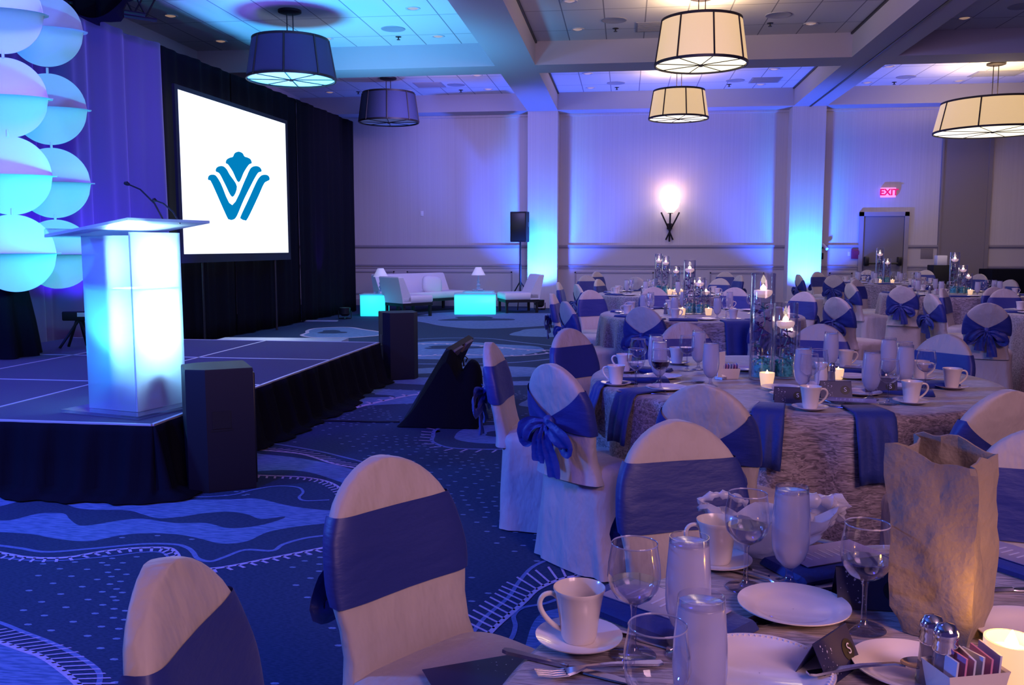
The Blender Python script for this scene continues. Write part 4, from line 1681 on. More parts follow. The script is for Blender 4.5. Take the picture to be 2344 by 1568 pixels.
table_lamp('small white shaded lamp on the glowing table beside the drape', (c1_.location.x + 0.13, c1_.location.y + 0.0, 0.441))
table_lamp('small white shaded lamp on the rear glowing table of the lounge', (c3_.location.x - 0.01, c3_.location.y, 0.441))
for qx, qy in ((c1_.location.x, c1_.location.y - 0.45), (c2_.location.x, c2_.location.y - 0.5)):
    lamp('POINT', 'cube_glow', (qx, qy, 0.2), None, (0.0, 0.5, 1.0), 1.5, 0.15)

# black bar / service counter far right
m = M()
q = PY(2300, 640, 19.6)
m.box(-1.3, -0.35, 0, 2.4, 0.35, 0.93, 0.01)
tag(link('service_table', m.mesh('service_table', BLACKCLOTH), None, (8.6, 19.4, 0)), 'long black draped service table at the right end of the back wall', 'table')
q = PY(2152, 620, 19.8)
r = thing('coffee_urn_stand', 'black stand with a pale box on top beside the grey partition', 'stand', (q.x, 19.8, 0))
m = M()
m.box(-0.2, -0.2, 0, 0.2, 0.2, 1.0, 0.01)
link('stand_body', m.mesh('stand_body', BLACKP), r)
m = M()
m.box(-0.10, -0.1, 1.0, 0.10, 0.1, 1.2, 0.01)
link('pale_box', m.mesh('pale_box', WHITEC), r)


# ==================================================================  BANQUET CHAIR
def back_center(z):
    """y of the back's centre line: slight recline"""
    return -0.205 - 0.095 * max(0, (z - 0.44)) / 0.46


BT = 0.90   # top


def back_dims(z):
    if z < 0.52:
        w = 0.168 + 0.012 * ss(0.52, 0.40, z)
    else:
        w = lerp(0.168, 0.190, ss(0.50, 0.66, z))
    z0 = 0.665
    if z > z0:
        a = (z - z0) / (BT - z0)
        w = 0.190 * math.sqrt(max(0.0, 1 - min(a, 1) ** 2.15))
    th = 0.033
    if z > 0.80:
        th = 0.033 * (1 - 0.35 * ss(0.80, BT, z))
    return w, th


def ring_pts(z, w, th, off=0.0, n=36, e=0.55):
    cy = back_center(z)
    pts = []
    for j in range(n):
        t = 2 * pi * j / n
        c, s = cos(t), sin(t)
        x = (w + off) * math.copysign(abs(c) ** e, c)
        y_ = (th + off) * math.copysign(abs(s) ** e, s)
        # bow the back a little
        pts.append((x, cy + y_ - 0.018 * (1 - (x / 0.2) ** 2) + 0.0, z))
    return pts


def chair_parts(full_bow=True):
    # back cover
    m = M()
    rows = []
    for z, fl_ in ((0.405, 0.014), (0.42, 0.012), (0.45, 0.008), (0.50, 0.004), (0.56, 0), (0.62, 0), (0.67, 0), (0.71, 0), (0.75, 0), (0.79, 0), (0.82, 0), (0.845, 0), (0.865, 0), (0.88, 0), (0.89, 0), (0.897, 0), (0.8995, 0)):
        w, th = back_dims(z)
        w = max(w, 0.02)
        rows.append(ring_pts(z, w + fl_, th + fl_ * 0.8))
    m.loft(rows, True, False, True)
    back = m.mesh('back_cover', COVER, 60)
    # seat cover + skirt
    m = M()
    rows = []
    N = 64

    def sq(hx, hy, z, cy, rip=0.0, e=0.42, kick=0.0):
        o = []
        for j in range(N):
            t = 2 * pi * j / N
            c, s = cos(t), sin(t)
            rr = 1 + rip * (sin(7 * t + 0.5) * 0.6 + 0.4 * sin(12 * t + z * 5))
            o.append((hx * rr * math.copysign(abs(c) ** e, c), cy + hy * rr * math.copysign(abs(s) ** e, s) + kick * (-s if s < 0 else 0), z + 0.0))
        return o
    rows = [sq(0.03, 0.03, 0.478, 0), sq(0.12, 0.12, 0.478, 0), sq(0.185, 0.195, 0.474, 0.0), sq(0.208, 0.218, 0.462, 0.0), sq(0.216, 0.226, 0.44, 0.0, 0.004),
            sq(0.214, 0.226, 0.40, 0.0, 0.012), sq(0.216, 0.232, 0.30, 0.0, 0.025), sq(0.226, 0.246, 0.18, 0, 0.035, kick=0.01), sq(0.24, 0.262, 0.07, 0, 0.045, kick=0.03), sq(0.248, 0.272, 0.008, 0, 0.05, kick=0.04)]
    m.loft(rows, True, True, False)
    seat = m.mesh('seat_cover', COVER, 60)
    # sash: straight band in front, gathered wings behind
    m = M()
    ZB, ZT = 0.615, 0.800
    KZ = 0.655
    n = 44
    rows = []
    R_ = 9
    for i in range(R_):
        f = i / (R_ - 1)
        base = []
        for j in range(n):
            t = 2 * pi * j / n
            c, s = cos(t), sin(t)
            zf = lerp(ZB, ZT, f)
            g = 0.0
            if s < 0:      # behind
                u = abs(c) ** 0.55
                g = max(0.0, 1 - u * 1.02) ** 0.85
            z = lerp(zf, KZ + (f - 0.5) * 0.045, g)
            z -= 0.018 * (1 - g) * (1 if s >= 0 else 1) * (0.0)
            w, th = back_dims(z)
            off = 0.005 + 0.012 * g + 0.003 * sin(f * 9 + j * 0.9) * (0.3 + g)
            e = 0.55
            x = (w + off) * math.copysign(abs(c) ** e, c)
            y_ = (th + off) * math.copysign(abs(s) ** e, s)
            base.append((x, back_center(z) + y_ - 0.018 * (1 - (x / 0.2) ** 2), z))
        rows.append(base)
    m.loft(rows, True, False, False)
    band = m.mesh('sash', SASH, 80)
    # bow
    w, th = back_dims(KZ)
    yk = back_center(KZ) - th - 0.018 - 0.028
    mk = M()
    mk.sphere((0, yk, KZ), 0.03, 14, 1.0, 0.75, 1.1)
    knot = mk.mesh('knot', SASH, 80)

    def ribbon(path, widths, side=Vector((0, 0, 1))):
        m_ = M()
        rows_ = []
        path = [Vector(p_) for p_ in path]
        path = smoothline(path, 5)
        nW = 6
        for i, p_ in enumerate(path):
            f = i / (len(path) - 1)
            k = f * (len(widths) - 1)
            a = int(min(k, len(widths) - 2))
            wd = lerp(widths[a], widths[a + 1], k - a)
            t = (path[min(i + 1, len(path) - 1)] - path[max(i - 1, 0)]).normalized()
            nb = Vector((0, -1, 0))
            sd = t.cross(nb)
            if sd.length < 0.2:
                sd = Vector((0, 0, 1))
            sd.normalize()
            if rows_ and sd.dot(psd) < 0:
                sd = -sd
            psd = sd.copy()
            rows_.append([p_ + sd * wd * (q_ / nW - 0.5) + Vector((0, -0.008 * sin(q_ * 1.9 + i * 0.4), 0)) for q_ in range(nW + 1)])
        m_.loft(rows_, False)
        return m_
    bl = []
    for s in (-1, 1):
        lp_ = ribbon([(0, yk - 0.01, KZ), (s * 0.055, yk - 0.040, KZ - 0.004), (s * 0.115, yk - 0.042, KZ - 0.045), (s * 0.142, yk - 0.028, KZ - 0.082), (s * 0.118, yk - 0.012, KZ - 0.082), (s * 0.05, yk - 0.004, KZ - 0.035), (0, yk - 0.002, KZ - 0.005)],
                     [0.02, 0.06, 0.085, 0.07, 0.075, 0.05, 0.02])
        bl.append(('bow_loop', lp_.mesh('bow_loop', SASH, 80)))
    for s, ln in ((-1, 0.17), (1, 0.22)):
        tl = ribbon([(0, yk - 0.018, KZ), (s * 0.022, yk - 0.03, KZ - 0.05), (s * 0.045, yk - 0.022, KZ - ln * 0.7), (s * 0.05, yk - 0.02, KZ - ln)], [0.022, 0.05, 0.075, 0.085])
        bl.append(('sash_tail', tl.mesh('sash_tail', SASH, 80)))
    return back, seat, band, knot, bl


@builder('chair', 'banquet_chair', 'chair')
def b_chair(name):
    r = root(name)
    back, seat, band, knot, bl = chair_parts()
    link('back_cover', back, r)
    link('seat_cover', seat, r)
    s = link('sash', band, r)
    link('knot', knot, s)
    for nm, me in bl:
        o = link(nm, me, s)
    return r


T = {  # tables: centre x, y, radius
    'near': (0.72, 1.03, 0.905), 'middle': (0.78, 4.34, 0.93), 'third': (0.70, 8.45, 0.92), 'rear': (0.55, 12.1, 0.92),
    'door': (4.55, 16.4, 0.92), 'far right': (4.35, 12.55, 0.92), 'edge': (4.45, 8.95, 0.92)}
TD = {'near': 'nearest table', 'middle': 'middle table', 'third': 'third table', 'rear': 'rear left table', 'door': 'table before the exit door',
      'far right': 'far right table', 'edge': 'table at the right edge'}
CH = []  # (x, y, radius) for spacing


def chair(px, py, tbl, label, face=None, z=0.90, group=None, push=0.0):
    w = P(px, py, z)
    if tbl:
        cx, cy, R = T[tbl]
        a = atan2(cy - w.y, cx - w.x) if face is None else radians(face)
    else:
        a = radians(face)
    # back top sits 0.30 m behind the seat centre
    x, y_ = w.x + cos(a) * 0.30, w.y + sin(a) * 0.30
    if tbl and tbl != 'near':
        dx_, dy_ = x - cx, y_ - cy
        dist = hypot(dx_, dy_)
        mn = R + 0.03
        if dist < mn:
            x, y_ = cx + dx_ * mn / dist, cy + dy_ * mn / dist
    return inst('chair', label, (x + push * cos(a), y_ + push * sin(a), 0), a - pi / 2, group or ('chairs at the ' + TD.get(tbl, 'aisle')))


CL = 'champagne blue-sashed chair, '
chair(392, 1288, 'near', CL + 'cut off at the bottom left corner', face=5)
chair(882, 1048, 'near', CL + 'front view, standing alone on the carpet left of the nearest table')
chair(1552, 965, 'near', CL + 'front view just behind the white plastic bag')
chair(2395, 985, 'near', CL + 'cut off at the right edge behind the paper bag')
chair(1622, 875, 'middle', CL + 'teal lit back view at the near side of the middle table')
chair(2200, 872, 'middle', CL + 'beige back view behind the paper bag top')
chair(1268, 832, 'middle', CL + 'blue lit with large hanging bow, left of the middle table', face=46)
chair(1127, 784, 'middle', CL + 'narrow side view, leftmost at the middle table')
chair(1305, 752, 'middle', CL + 'front view at the far left of the middle table')
chair(1567, 738, 'middle', CL + 'front view behind the middle table, left of the tall vase')
chair(1878, 742, 'middle', CL + 'front view behind the middle table, right of the tall vase')
chair(2165, 765, 'middle', CL + 'bright blue sash front view, far right of middle table')
chair(1497, 694, 'third', CL + 'blue lit back view at near side of the third table', z=0.915)
chair(1297, 690, 'third', CL + 'blue lit back view at near left of the third table')
chair(1267, 672, 'third', CL + 'thin side view leftmost at the third table', face=-5)
chair(1352, 664, 'third', CL + 'front view at the far left of the third table')
chair(1497, 657, 'third', CL + 'front view behind the third table')
chair(1682, 658, 'third', CL + 'lavender front view right of the small vases')
chair(1735, 700, 'third', CL + 'side back view half hidden behind the tall vase', z=0.90)
chair(1840, 668, 'third', CL + 'front view with a straight sash, right of the tall vase', face=225)
chair(1916, 680, None, CL + 'tan tilted back view in the aisle behind the middle table', face=35)
chair(1352, 650, 'rear', CL + 'blue rimmed, hidden behind another, left of the rear left table', face=20)
chair(1343, 630, 'rear', CL + 'cyan lit, in front of the left cyan pillar')
chair(1280, 646, None, CL + 'thin side view farthest left at the rear left table', face=-5, group='chairs at the rear left table')
chair(1371, 639, 'rear', CL + 'olive front view, nearer of two olive ones by the wall', face=-25)
chair(1366, 622, 'rear', CL + 'small olive front view against the wall panel', face=-40)
chair(1455, 634, 'rear', CL + 'teal back view at the near side of the rear left table', face=80)
chair(1500, 640, 'rear', CL + 'beige, directly left of the far vases', face=-90)
chair(1648, 637, 'rear', CL + 'beige, right of the far vases', face=-110)
chair(1660, 622, 'rear', CL + 'small pale front view against the wall right of the far vases', face=-100)
chair(1692, 630, 'rear', CL + 'olive tilted view left of the tall vase top', face=200)
chair(1829, 628, 'door', CL + 'dark side view in front of the right cyan pillar', face=10)
chair(1872, 622, 'door', CL + 'tan front view just right of the right cyan pillar', face=-60)
chair(1922, 630, 'door', CL + 'blue lit with a wide bow, right of the right cyan pillar', face=60)
chair(1960, 640, 'door', CL + 'tan front view beside the blue bowed one', face=-50)
chair(1986, 618, 'door', CL + 'small pale front view left of the exit door', face=-90)
chair(2120, 618, 'door', CL + 'small pale front view right of the exit door', face=-110)
chair(1948, 648, 'far right', CL + 'side view with wide tan seat, left of far right table', face=15)
chair(2066, 655, 'far right', CL + 'blue back view with wide bow at the far right table', face=60)
chair(2104, 637, 'far right', CL + 'tan front view behind the far right table', face=-80)
chair(2242, 627, 'far right', CL + 'front side view right of the right vases', face=-140)
chair(2133, 672, 'edge', CL + 'narrow back view with hanging bow, left of right edge table', face=10)
chair(2160, 660, 'edge', CL + 'tan front view just behind the narrow bowed one', face=-30)
chair(2262, 693, 'edge', CL + 'large blue back view with wide bow near the right edge', face=70)
chair(2277, 657, 'edge', CL + 'beige front view at the far side of the right edge table', face=-75)
chair(2300, 661, 'edge', CL + 'tan front view near the right frame edge', face=-95)
chair(2312, 640, 'far right', CL + 'pale rounded top at the right frame edge', face=-150)


# ==================================================================  TABLES
def table(key, seed):
    cx, cy, R = T[key]
    r = thing('round_table', 'round banquet table, the ' + TD[key], 'table', (cx, cy, 0), 0, 'round banquet tables')
    m = M()
    m.lathe([(R - 0.03, 0.725), (R - 0.015, 0.73), (R - 0.01, 0.745), (R - 0.02, 0.755), (0.001, 0.755)], 48)
    link('tabletop', m.mesh('tabletop', BLACKP), r)
    for k in range(4):
        a = pi / 4 + k * pi / 2
        m = M()
        m.tube([(0.5 * cos(a), 0.5 * sin(a), 0), (0.5 * cos(a), 0.5 * sin(a), 0.725)], 0.015, 6)
        link('leg', m.mesh('leg', BLACKM), r)
    rr = random.Random(seed)
    ph = rr.uniform(0, 6)
    N = 200
    rows = []
    prof = [(0.001, 0.7575, 0), (R * 0.5, 0.7575, 0), (R * 0.9, 0.7575, 0), (R - 0.01, 0.7575, 0), (R + 0.004, 0.750, 0), (R + 0.010, 0.735, 0.001), (R + 0.012, 0.68, 0.008), (R + 0.016, 0.55, 0.018), (R + 0.02, 0.4, 0.026), (R + 0.025, 0.2, 0.034), (R + 0.03, 0.012, 0.040)]
    for rad, z, am in prof:
        row = []
        for j in range(N):
            t = 2 * pi * j / N
            rr_ = rad + am * (sin(17 * t + ph) + 0.6 * sin(29 * t + 2 * ph + z))
            row.append((cx + rr_ * cos(t), cy + rr_ * sin(t), z))
        rows.append(row)
    m = M()
    m.loft(rows, True, False, False)
    o = link('tablecloth', m.mesh('tablecloth', CLOTH, 50), None)
    tag(o, 'crinkled taupe floor length tablecloth on the ' + TD[key], 'tablecloth', 'crinkled tablecloths')


for i, k in enumerate(T):
    table(k, i)
TZ = 0.759


# ==================================================================  TABLEWARE
@builder('cup', 'coffee_cup', 'cup')
def b_cup(name):
    r = root(name)
    m = M()
    m.lathe([(0.001, 0.004), (0.022, 0.003), (0.025, 0.0), (0.027, 0.004), (0.0285, 0.010), (0.032, 0.04), (0.0355, 0.062), (0.0385, 0.077), (0.041, 0.083), (0.0405, 0.085),
             (0.0375, 0.080), (0.0335, 0.062), (0.030, 0.04), (0.026, 0.014), (0.001, 0.01)], 40)
    b = link('body', m.mesh('body', PORC, 50), r)
    m = M()
    m.tube(smoothline([Vector(v) for v in ((-0.031, 0, 0.066), (-0.042, 0, 0.075), (-0.056, 0, 0.072), (-0.062, 0, 0.058), (-0.055, 0, 0.040), (-0.040, 0, 0.024), (-0.027, 0, 0.016))], 4), 0.0042, 8)
    link('handle', m.mesh('handle', PORC, 80), r)
    return r


@builder('saucer', 'saucer', 'saucer')
def b_saucer(name):
    m = M()
    m.lathe([(0.001, 0.004), (0.026, 0.004), (0.028, 0.0015), (0.038, 0.001), (0.06, 0.010), (0.068, 0.0135), (0.0685, 0.0155), (0.060, 0.013), (0.036, 0.006), (0.028, 0.0065), (0.001, 0.006)], 48)
    return link(name, m.mesh('saucer', PLATEM, 50))


@builder('plate', 'plate', 'plate')
def b_plate(name):
    m = M()
    m.lathe([(0.001, 0.003), (0.045, 0.002), (0.05, 0.0), (0.06, 0.004), (0.09, 0.0125), (0.0935, 0.0145), (0.0935, 0.0165), (0.088, 0.0155), (0.066, 0.0095), (0.060, 0.006), (0.001, 0.005)], 56)
    return link(name, m.mesh('plate', PLATEM, 50))


@builder('beaded_plate', 'plate', 'plate')
def b_plate2(name):
    m = M()
    m.lathe([(0.001, 0.003), (0.05, 0.002), (0.055, 0.0), (0.07, 0.004), (0.102, 0.0145), (0.106, 0.0165), (0.105, 0.019), (0.099, 0.0175), (0.074, 0.0105), (0.066, 0.006), (0.001, 0.005)], 64)
    for k in range(72):
        a = 2 * pi * k / 72
        m.sphere((0.0995 * cos(a), 0.0995 * sin(a), 0.0180), 0.0026, 6)
    return link(name, m.mesh('plate', PLATEM, 50))


def wine(name, drink=None, level=0.5):
    r = root(name)
    bp = [(0.004, 0.083), (0.014, 0.085), (0.028, 0.094), (0.037, 0.108), (0.0405, 0.125), (0.0395, 0.145), (0.0355, 0.168), (0.0345, 0.176)]
    m = M()
    m.lathe(bp, 40)
    link('bowl', m.mesh('bowl', GLASS, 80), r)
    m = M()
    m.lathe([(0.0345, 0.1753), (0.0354, 0.1765), (0.0346, 0.1778), (0.0336, 0.1765), (0.0345, 0.1753)], 40)
    link('rim', m.mesh('rim', RIM, 80), r)
    m = M()
    m.lathe([(0.012, 0.0855), (0.006, 0.080), (0.0042, 0.070), (0.0038, 0.045), (0.0045, 0.020), (0.008, 0.009), (0.015, 0.005), (0.034, 0.0022), (0.0355, 0.0012), (0.034, 0.0002), (0.001, 0.0002)], 32)
    link('stem_and_foot', m.mesh('stem_and_foot', GLASSB, 80), r)
    if drink is not None:
        m = M()
        lv = [p_ for p_ in bp if p_[1] <= level]
        lv = [(max(a - 0.001, 0.001), b + 0.001) for a, b in lv]
        m.lathe(lv + [(lv[-1][0], level), (0.001, level)], 36)
        link('drink', m.mesh('drink', drink, 40), r)
    return r


BUILD['wine'] = (lambda n_: wine(n_), 'wine_glass', 'glass')
BUILD['wine_water'] = (lambda n_: wine(n_, WHITEWINE, 0.118), 'wine_glass', 'glass')
BUILD['wine_red'] = (lambda n_: wine(n_, REDWINE, 0.126), 'wine_glass', 'glass')


@builder('goblet', 'water_goblet', 'glass')
def b_gob(name):
    r = root(name)
    m = M()
    m.lathe([(0.006, 0.034), (0.014, 0.038), (0.026, 0.052), (0.0325, 0.072), (0.0345, 0.095), (0.0335, 0.13), (0.030, 0.176), (0.0295, 0.178), (0.001, 0.177)], 40)
    link('iced_water', m.mesh('iced_water', FROST, 80), r, label='milky white with condensation and ice')
    m = M()
    m.lathe([(0.0300, 0.176), (0.0296, 0.187), (0.0290, 0.187), (0.0293, 0.176)], 40)
    link('glass_rim', m.mesh('glass_rim', GLASS, 80), r)
    m = M()
    m.lathe([(0.010, 0.0355), (0.0065, 0.030), (0.007, 0.020), (0.009, 0.013), (0.016, 0.008), (0.031, 0.003), (0.032, 0.0015), (0.031, 0.0002), (0.001, 0.0002)], 32)
    link('foot', m.mesh('foot', GLASSB, 80), r)
    return r


def flat_bar(m, pts, widths, th=0.0022, z0=0.001, arch=None):
    rows = []
    n_ = len(pts)
    for i, (x, y_) in enumerate(pts):
        z = z0 + (arch[i] if arch else 0)
        w = widths[i] / 2
        rows.append([(x, y_ - w, z), (x, y_ + w, z), (x, y_ + w * 0.8, z + th), (x, y_ - w * 0.8, z + th)])
    m.loft(rows)


@builder('knife', 'knife', 'cutlery')
def b_knife(name):
    r = root(name)
    m = M()
    flat_bar(m, [(-0.11, 0), (-0.10, 0), (-0.03, 0), (0.0, 0)], [0.009, 0.016, 0.010, 0.008], 0.005)
    link('handle', m.mesh('handle', STEEL), r)
    m = M()
    flat_bar(m, [(0.0, 0), (0.01, 0.001), (0.07, 0.002), (0.10, 0.0), (0.112, -0.005)], [0.008, 0.017, 0.019, 0.012, 0.003], 0.0018)
    link('blade', m.mesh('blade', STEEL), r)
    return r


@builder('fork', 'fork', 'cutlery')
def b_fork(name):
    r = root(name)
    m = M()
    flat_bar(m, [(-0.10, 0), (-0.09, 0), (-0.02, 0), (0.02, 0), (0.035, 0), (0.05, 0)], [0.012, 0.018, 0.008, 0.007, 0.018, 0.024], 0.003, 0.001, [0, 0, 0.006, 0.006, 0.003, 0.001])
    link('handle', m.mesh('handle', STEEL), r)
    m = M()
    for k in range(4):
        yy = (k - 1.5) * 0.0066
        flat_bar(m, [(0.048, yy), (0.07, yy), (0.095, yy)], [0.005, 0.004, 0.002], 0.002, 0.001, [0.001, 0.001, 0.006])
    link('tines', m.mesh('tines', STEEL), r)
    return r


@builder('spoon', 'spoon', 'cutlery')
def b_spoon(name):
    r = root(name)
    m = M()
    flat_bar(m, [(-0.10, 0), (-0.09, 0), (-0.02, 0), (0.03, 0), (0.045, 0)], [0.012, 0.017, 0.008, 0.006, 0.009], 0.003, 0.001, [0, 0, 0.007, 0.007, 0.004])
    link('handle', m.mesh('handle', STEEL), r)
    m = M()
    rows = []
    for i in range(7):
        k = i / 6
        rows.append([(0.068 + 0.027 * k * cos(t), 0.019 * k * sin(t), 0.001 + 0.008 * k * k) for t in [2 * pi * j / 24 for j in range(24)]])
    m.loft(rows, True, False, False)
    link('bowl', m.mesh('bowl', STEEL, 80), r)
    return r


def napkin_mesh(w=0.13, l=0.24):
    m = M()
    rows = []
    for i, (x, zt2) in enumerate(((-l / 2, 0.004), (-l / 2 + 0.006, 0.016), (-l / 4, 0.018), (0, 0.017), (l / 4, 0.018), (l / 2 - 0.006, 0.016), (l / 2, 0.004))):
        rows.append([(x, -w / 2, 0.001), (x, -w / 2 - 0.002, zt2 * 0.6), (x, -w / 2 + 0.006, zt2), (x, w / 2 - 0.006, zt2), (x, w / 2 + 0.002, zt2 * 0.6), (x, w / 2, 0.001)])
    m.loft(rows)
    return m


@builder('napkin', 'folded_napkin', 'napkin')
def b_nap(name):
    return link(name, napkin_mesh().mesh('folded_napkin', NAPK, 50))


@builder('menu', 'menu_card', 'card')
def b_menu(name):
    r = root(name)
    m = M()
    m.box(-0.09, -0.045, 0, 0.09, 0.045, 0.0012)
    link('card', m.mesh('card', CARDW, 0), r)
    m = M()
    for k in range(7):
        x = -0.06 + k * 0.016
        m.box(x, -0.02, 0.0013, x + 0.004, 0.02 - 0.004 * (k % 3), 0.0016)
    link('print', m.mesh('print', PRINT, 0), r)
    return r


def star_pts(m, rnd, x0, x1, z0, z1, yf, n_=16):
    for k in range(n_):
        x, z = rnd.uniform(x0, x1), rnd.uniform(z0, z1)
        s = rnd.choice([0.0009, 0.0013, 0.002])
        pts = []
        for j in range(8):
            a = j * pi / 4
            rr = s if j % 2 == 0 else s * 0.55
            pts.append(yf(x + rr * cos(a), z + rr * sin(a)))
        m.poly(pts)


@builder('tent', 'tent_card', 'card')
def b_tent(name):
    """folded navy tent card: long axis x, readable face toward -y"""
    r = root(name)
    w, h, d = 0.105, 0.055, 0.028
    m = M()
    for s in (-1, 1):
        m.prism([(-w / 2, s * d, 0), (w / 2, s * d, 0), (w / 2, 0.0, h), (-w / 2, 0.0, h)], (0, -s * 0.0012, 0.0004))
    link('card', m.mesh('card', CARD, 0), r)

    def yf(x, z):
        return (x, -d * (1 - z / h) - 0.0008, z + 0.0004)
    m = M()
    star_pts(m, random.Random(5), -0.048, -0.012, 0.006, 0.05, yf, 22)
    link('star_print', m.mesh('star_print', PRINT, 0), r)
    m = M()
    m.poly([yf(0.030 + 0.0155 * cos(t), 0.026 + 0.0155 * sin(t) * 0.9) for t in [2 * pi * k / 28 for k in range(28)]])
    dsc = link('emblem_disc', m.mesh('emblem_disc', BLKPRINT, 0), r)
    ang = atan2(h, d)
    link('lettering', text_mesh('S', 0.022, PRINT, 0.0002), dsc, (0.030, -d * (1 - 0.026 / h) - 0.002, 0.0275), (ang, 0, 0), 'pale letter S')
    return r


def napkin_drape(label, px, py, key, w=0.2, drop=0.28, grp='napkins hung over table edges', inner=0.16):
    """blue napkin lying on the table and hanging over the edge at the rim point below picture point"""
    cx, cy, R = T[key]
    q = P(px, py, TZ)
    a = atan2(q.y - cy, q.x - cx)
    m = M()
    rows = []
    n_ = 14
    prof = [(R - inner, TZ + 0.004), (R - inner + 0.01, TZ + 0.012), (R - 0.04, TZ + 0.011), (R + 0.004, TZ + 0.008), (R + 0.022, TZ - 0.012), (R + 0.036, TZ - 0.06), (R + 0.048, TZ - drop * 0.5), (R + 0.058, TZ - drop * 0.8), (R + 0.062, TZ - drop)]
    for k, (rad, z) in enumerate(prof):
        ww = w * (1 - 0.12 * (k > 5) * (k - 5) / 3)
        row = []
        for j in range(n_ + 1):
            v = (j / n_ - 0.5) * ww
            t = a + v / R
            fold = 0.006 * sin(j * 1.1 + 0.5) * (k > 4)
            zz = z - (0.03 * abs(v) / w if k >= 7 else 0)
            row.append((cx + (rad + fold) * cos(t), cy + (rad + fold) * sin(t), zz))
        rows.append(row)
    m.loft(rows, False)
    o = link('hanging_napkin', m.mesh('hanging_napkin', NAPK, 60))
    md = o.modifiers.new('t', 'SOLIDIFY')
    md.thickness = 0.006
    tag(o, label, 'napkin', grp)
    return o


# ---- vases
def vase_mesh(R, H):
    m = M()
    m.lathe([(0.001, 0.0), (R - 0.003, 0.0), (R, 0.003), (R, H - 0.002), (R - 0.0015, H), (R - 0.004, H - 0.002), (R - 0.004, 0.012), (0.001, 0.012)], 36)
    return m.mesh('cylinder_vase', GLASS, 50)


VM = {}


def floral_mesh(R, H, seed):
    rr = random.Random(seed)
    ms = {k: M() for k in 'spgw'}
    ms['s'].tube([(R * 0.2, 0, 0.05), (-R * 0.3, R * 0.2, H * 0.3), (R * 0.2, -R * 0.2, H * 0.55), (0, 0, H * 0.72)], 0.0025, 6)
    nb = int(H / 0.033)
    for k in range(nb):
        z = 0.10 + (H * 0.66 - 0.06) * k / nb
        a = rr.uniform(0, 6.28)
        c = Vector((R * 0.45 * cos(a), R * 0.45 * sin(a), z))
        key = rr.choice(['p', 'p', 'p', 'g', 'w'])
        mm = ms[key]
        for j in range(5):
            b = a + j * 2 * pi / 5 + rr.uniform(-0.2, 0.2)
            dirv = Vector((cos(b) * 0.8, sin(b) * 0.8, rr.uniform(-0.4, 0.6))).normalized()
            L = R * rr.uniform(0.38, 0.50)
            sd = dirv.cross(Vector((0, 0, 1))).normalized() * L * 0.33
            up = Vector((0, 0, 0.004))
            tip = c + dirv * L
            if hypot(tip.x, tip.y) > R * 0.88:
                k_ = R * 0.88 / hypot(tip.x, tip.y)
                tip.x *= k_
                tip.y *= k_
            mid = c.lerp(tip, 0.55)
            sc_ = min(1.0, (R * 0.9 - hypot(mid.x, mid.y)) / max(sd.length, 1e-5))
            sc_ = max(sc_, 0.15)
            b_ = len(mm.v)
            mm.v += [tuple(c), tuple(mid + sd * sc_ + up), tuple(tip), tuple(mid - sd * sc_ + up), tuple(mid - up)]
            for f in ((0, 1, 4), (0, 4, 3), (1, 2, 4), (4, 2, 3)):
                mm.f.append([b_ + i for i in f])
                mm.mi.append(0)
    out = []
    for k, nm, mt in (('s', 'stem', LEAFM), ('p', 'purple_blooms', PETAL), ('g', 'teal_blooms', LEAFM), ('w', 'pale_blooms', PETALW)):
        if ms[k].v:
            out.append((nm, ms[k].mesh(nm, mt, 80)))
    return out


def gems_mesh(R, h, seed):
    rr = random.Random(seed)
    m = M()
    for k in range(90):
        a = rr.uniform(0, 2 * pi)
        rad = (R - 0.013) * math.sqrt(rr.uniform(0.2, 1))
        z = 0.019 + rr.uniform(0, h)
        s = rr.uniform(0.006, 0.0095)
        m.sphere((rad * cos(a), rad * sin(a), z), s, 6, rr.uniform(0.8, 1.2), 1, rr.uniform(0.7, 1.1))
    m.lathe([(0.001, 0.0135), (R - 0.012, 0.0135), (R - 0.011, h * 0.9), (0.001, h * 0.9)], 20)
    return m.mesh('glass_gems', GEM, 0)


def vase(x, y_, R, H, desc, tname, flowers=True, light=0.0, wl=0.80):
    key = (round(R, 3), round(H, 3))
    if key not in VM:
        m = M()
        m.lathe([(0.001, 0.0135), (R - 0.0055, 0.0135), (R - 0.0055, H * wl), (0.001, H * wl)], 32)
        VM[key] = (vase_mesh(R, H), m.mesh('water', WATER, 40), floral_mesh(R, H, int(R * 1000 + H * 100)), gems_mesh(R, 0.075 * (0.6 + H), 3))
    vm, wm, fm, gm = VM[key]
    r = thing('cylinder_vase', '%s clear glass cylinder vase on the %s' % (desc, tname), 'vase', (x, y_, TZ), 0, 'cylinder vases on the ' + tname)
    link('glass_cylinder', vm, r)
    link('water', wm, r)
    if flowers:
        f = thing('orchid_spray', 'submerged orchid spray inside the %s vase on the %s' % (desc, tname), 'flowers', (x, y_, TZ), 0, 'orchid sprays on the ' + tname)
        for nm, me in fm:
            link(nm, me, f)
        g = link('glass_gems', gm, None, (x, y_, TZ))
        tag(g, 'teal glass gems in the foot of the %s vase on the %s' % (desc, tname), 'glass gems', None, 'stuff')
    c = inst('fcandle', 'lit floating candle in the %s vase on the %s' % (desc, tname), (x, y_, TZ + H * wl - 0.016), 0, 'floating candles on the ' + tname, scale=R / 0.055)
    if light:
        lamp('POINT', 'candle_light', (x, y_, TZ + H * wl + 0.036), None, (1.0, 0.62, 0.35), light, 0.008)


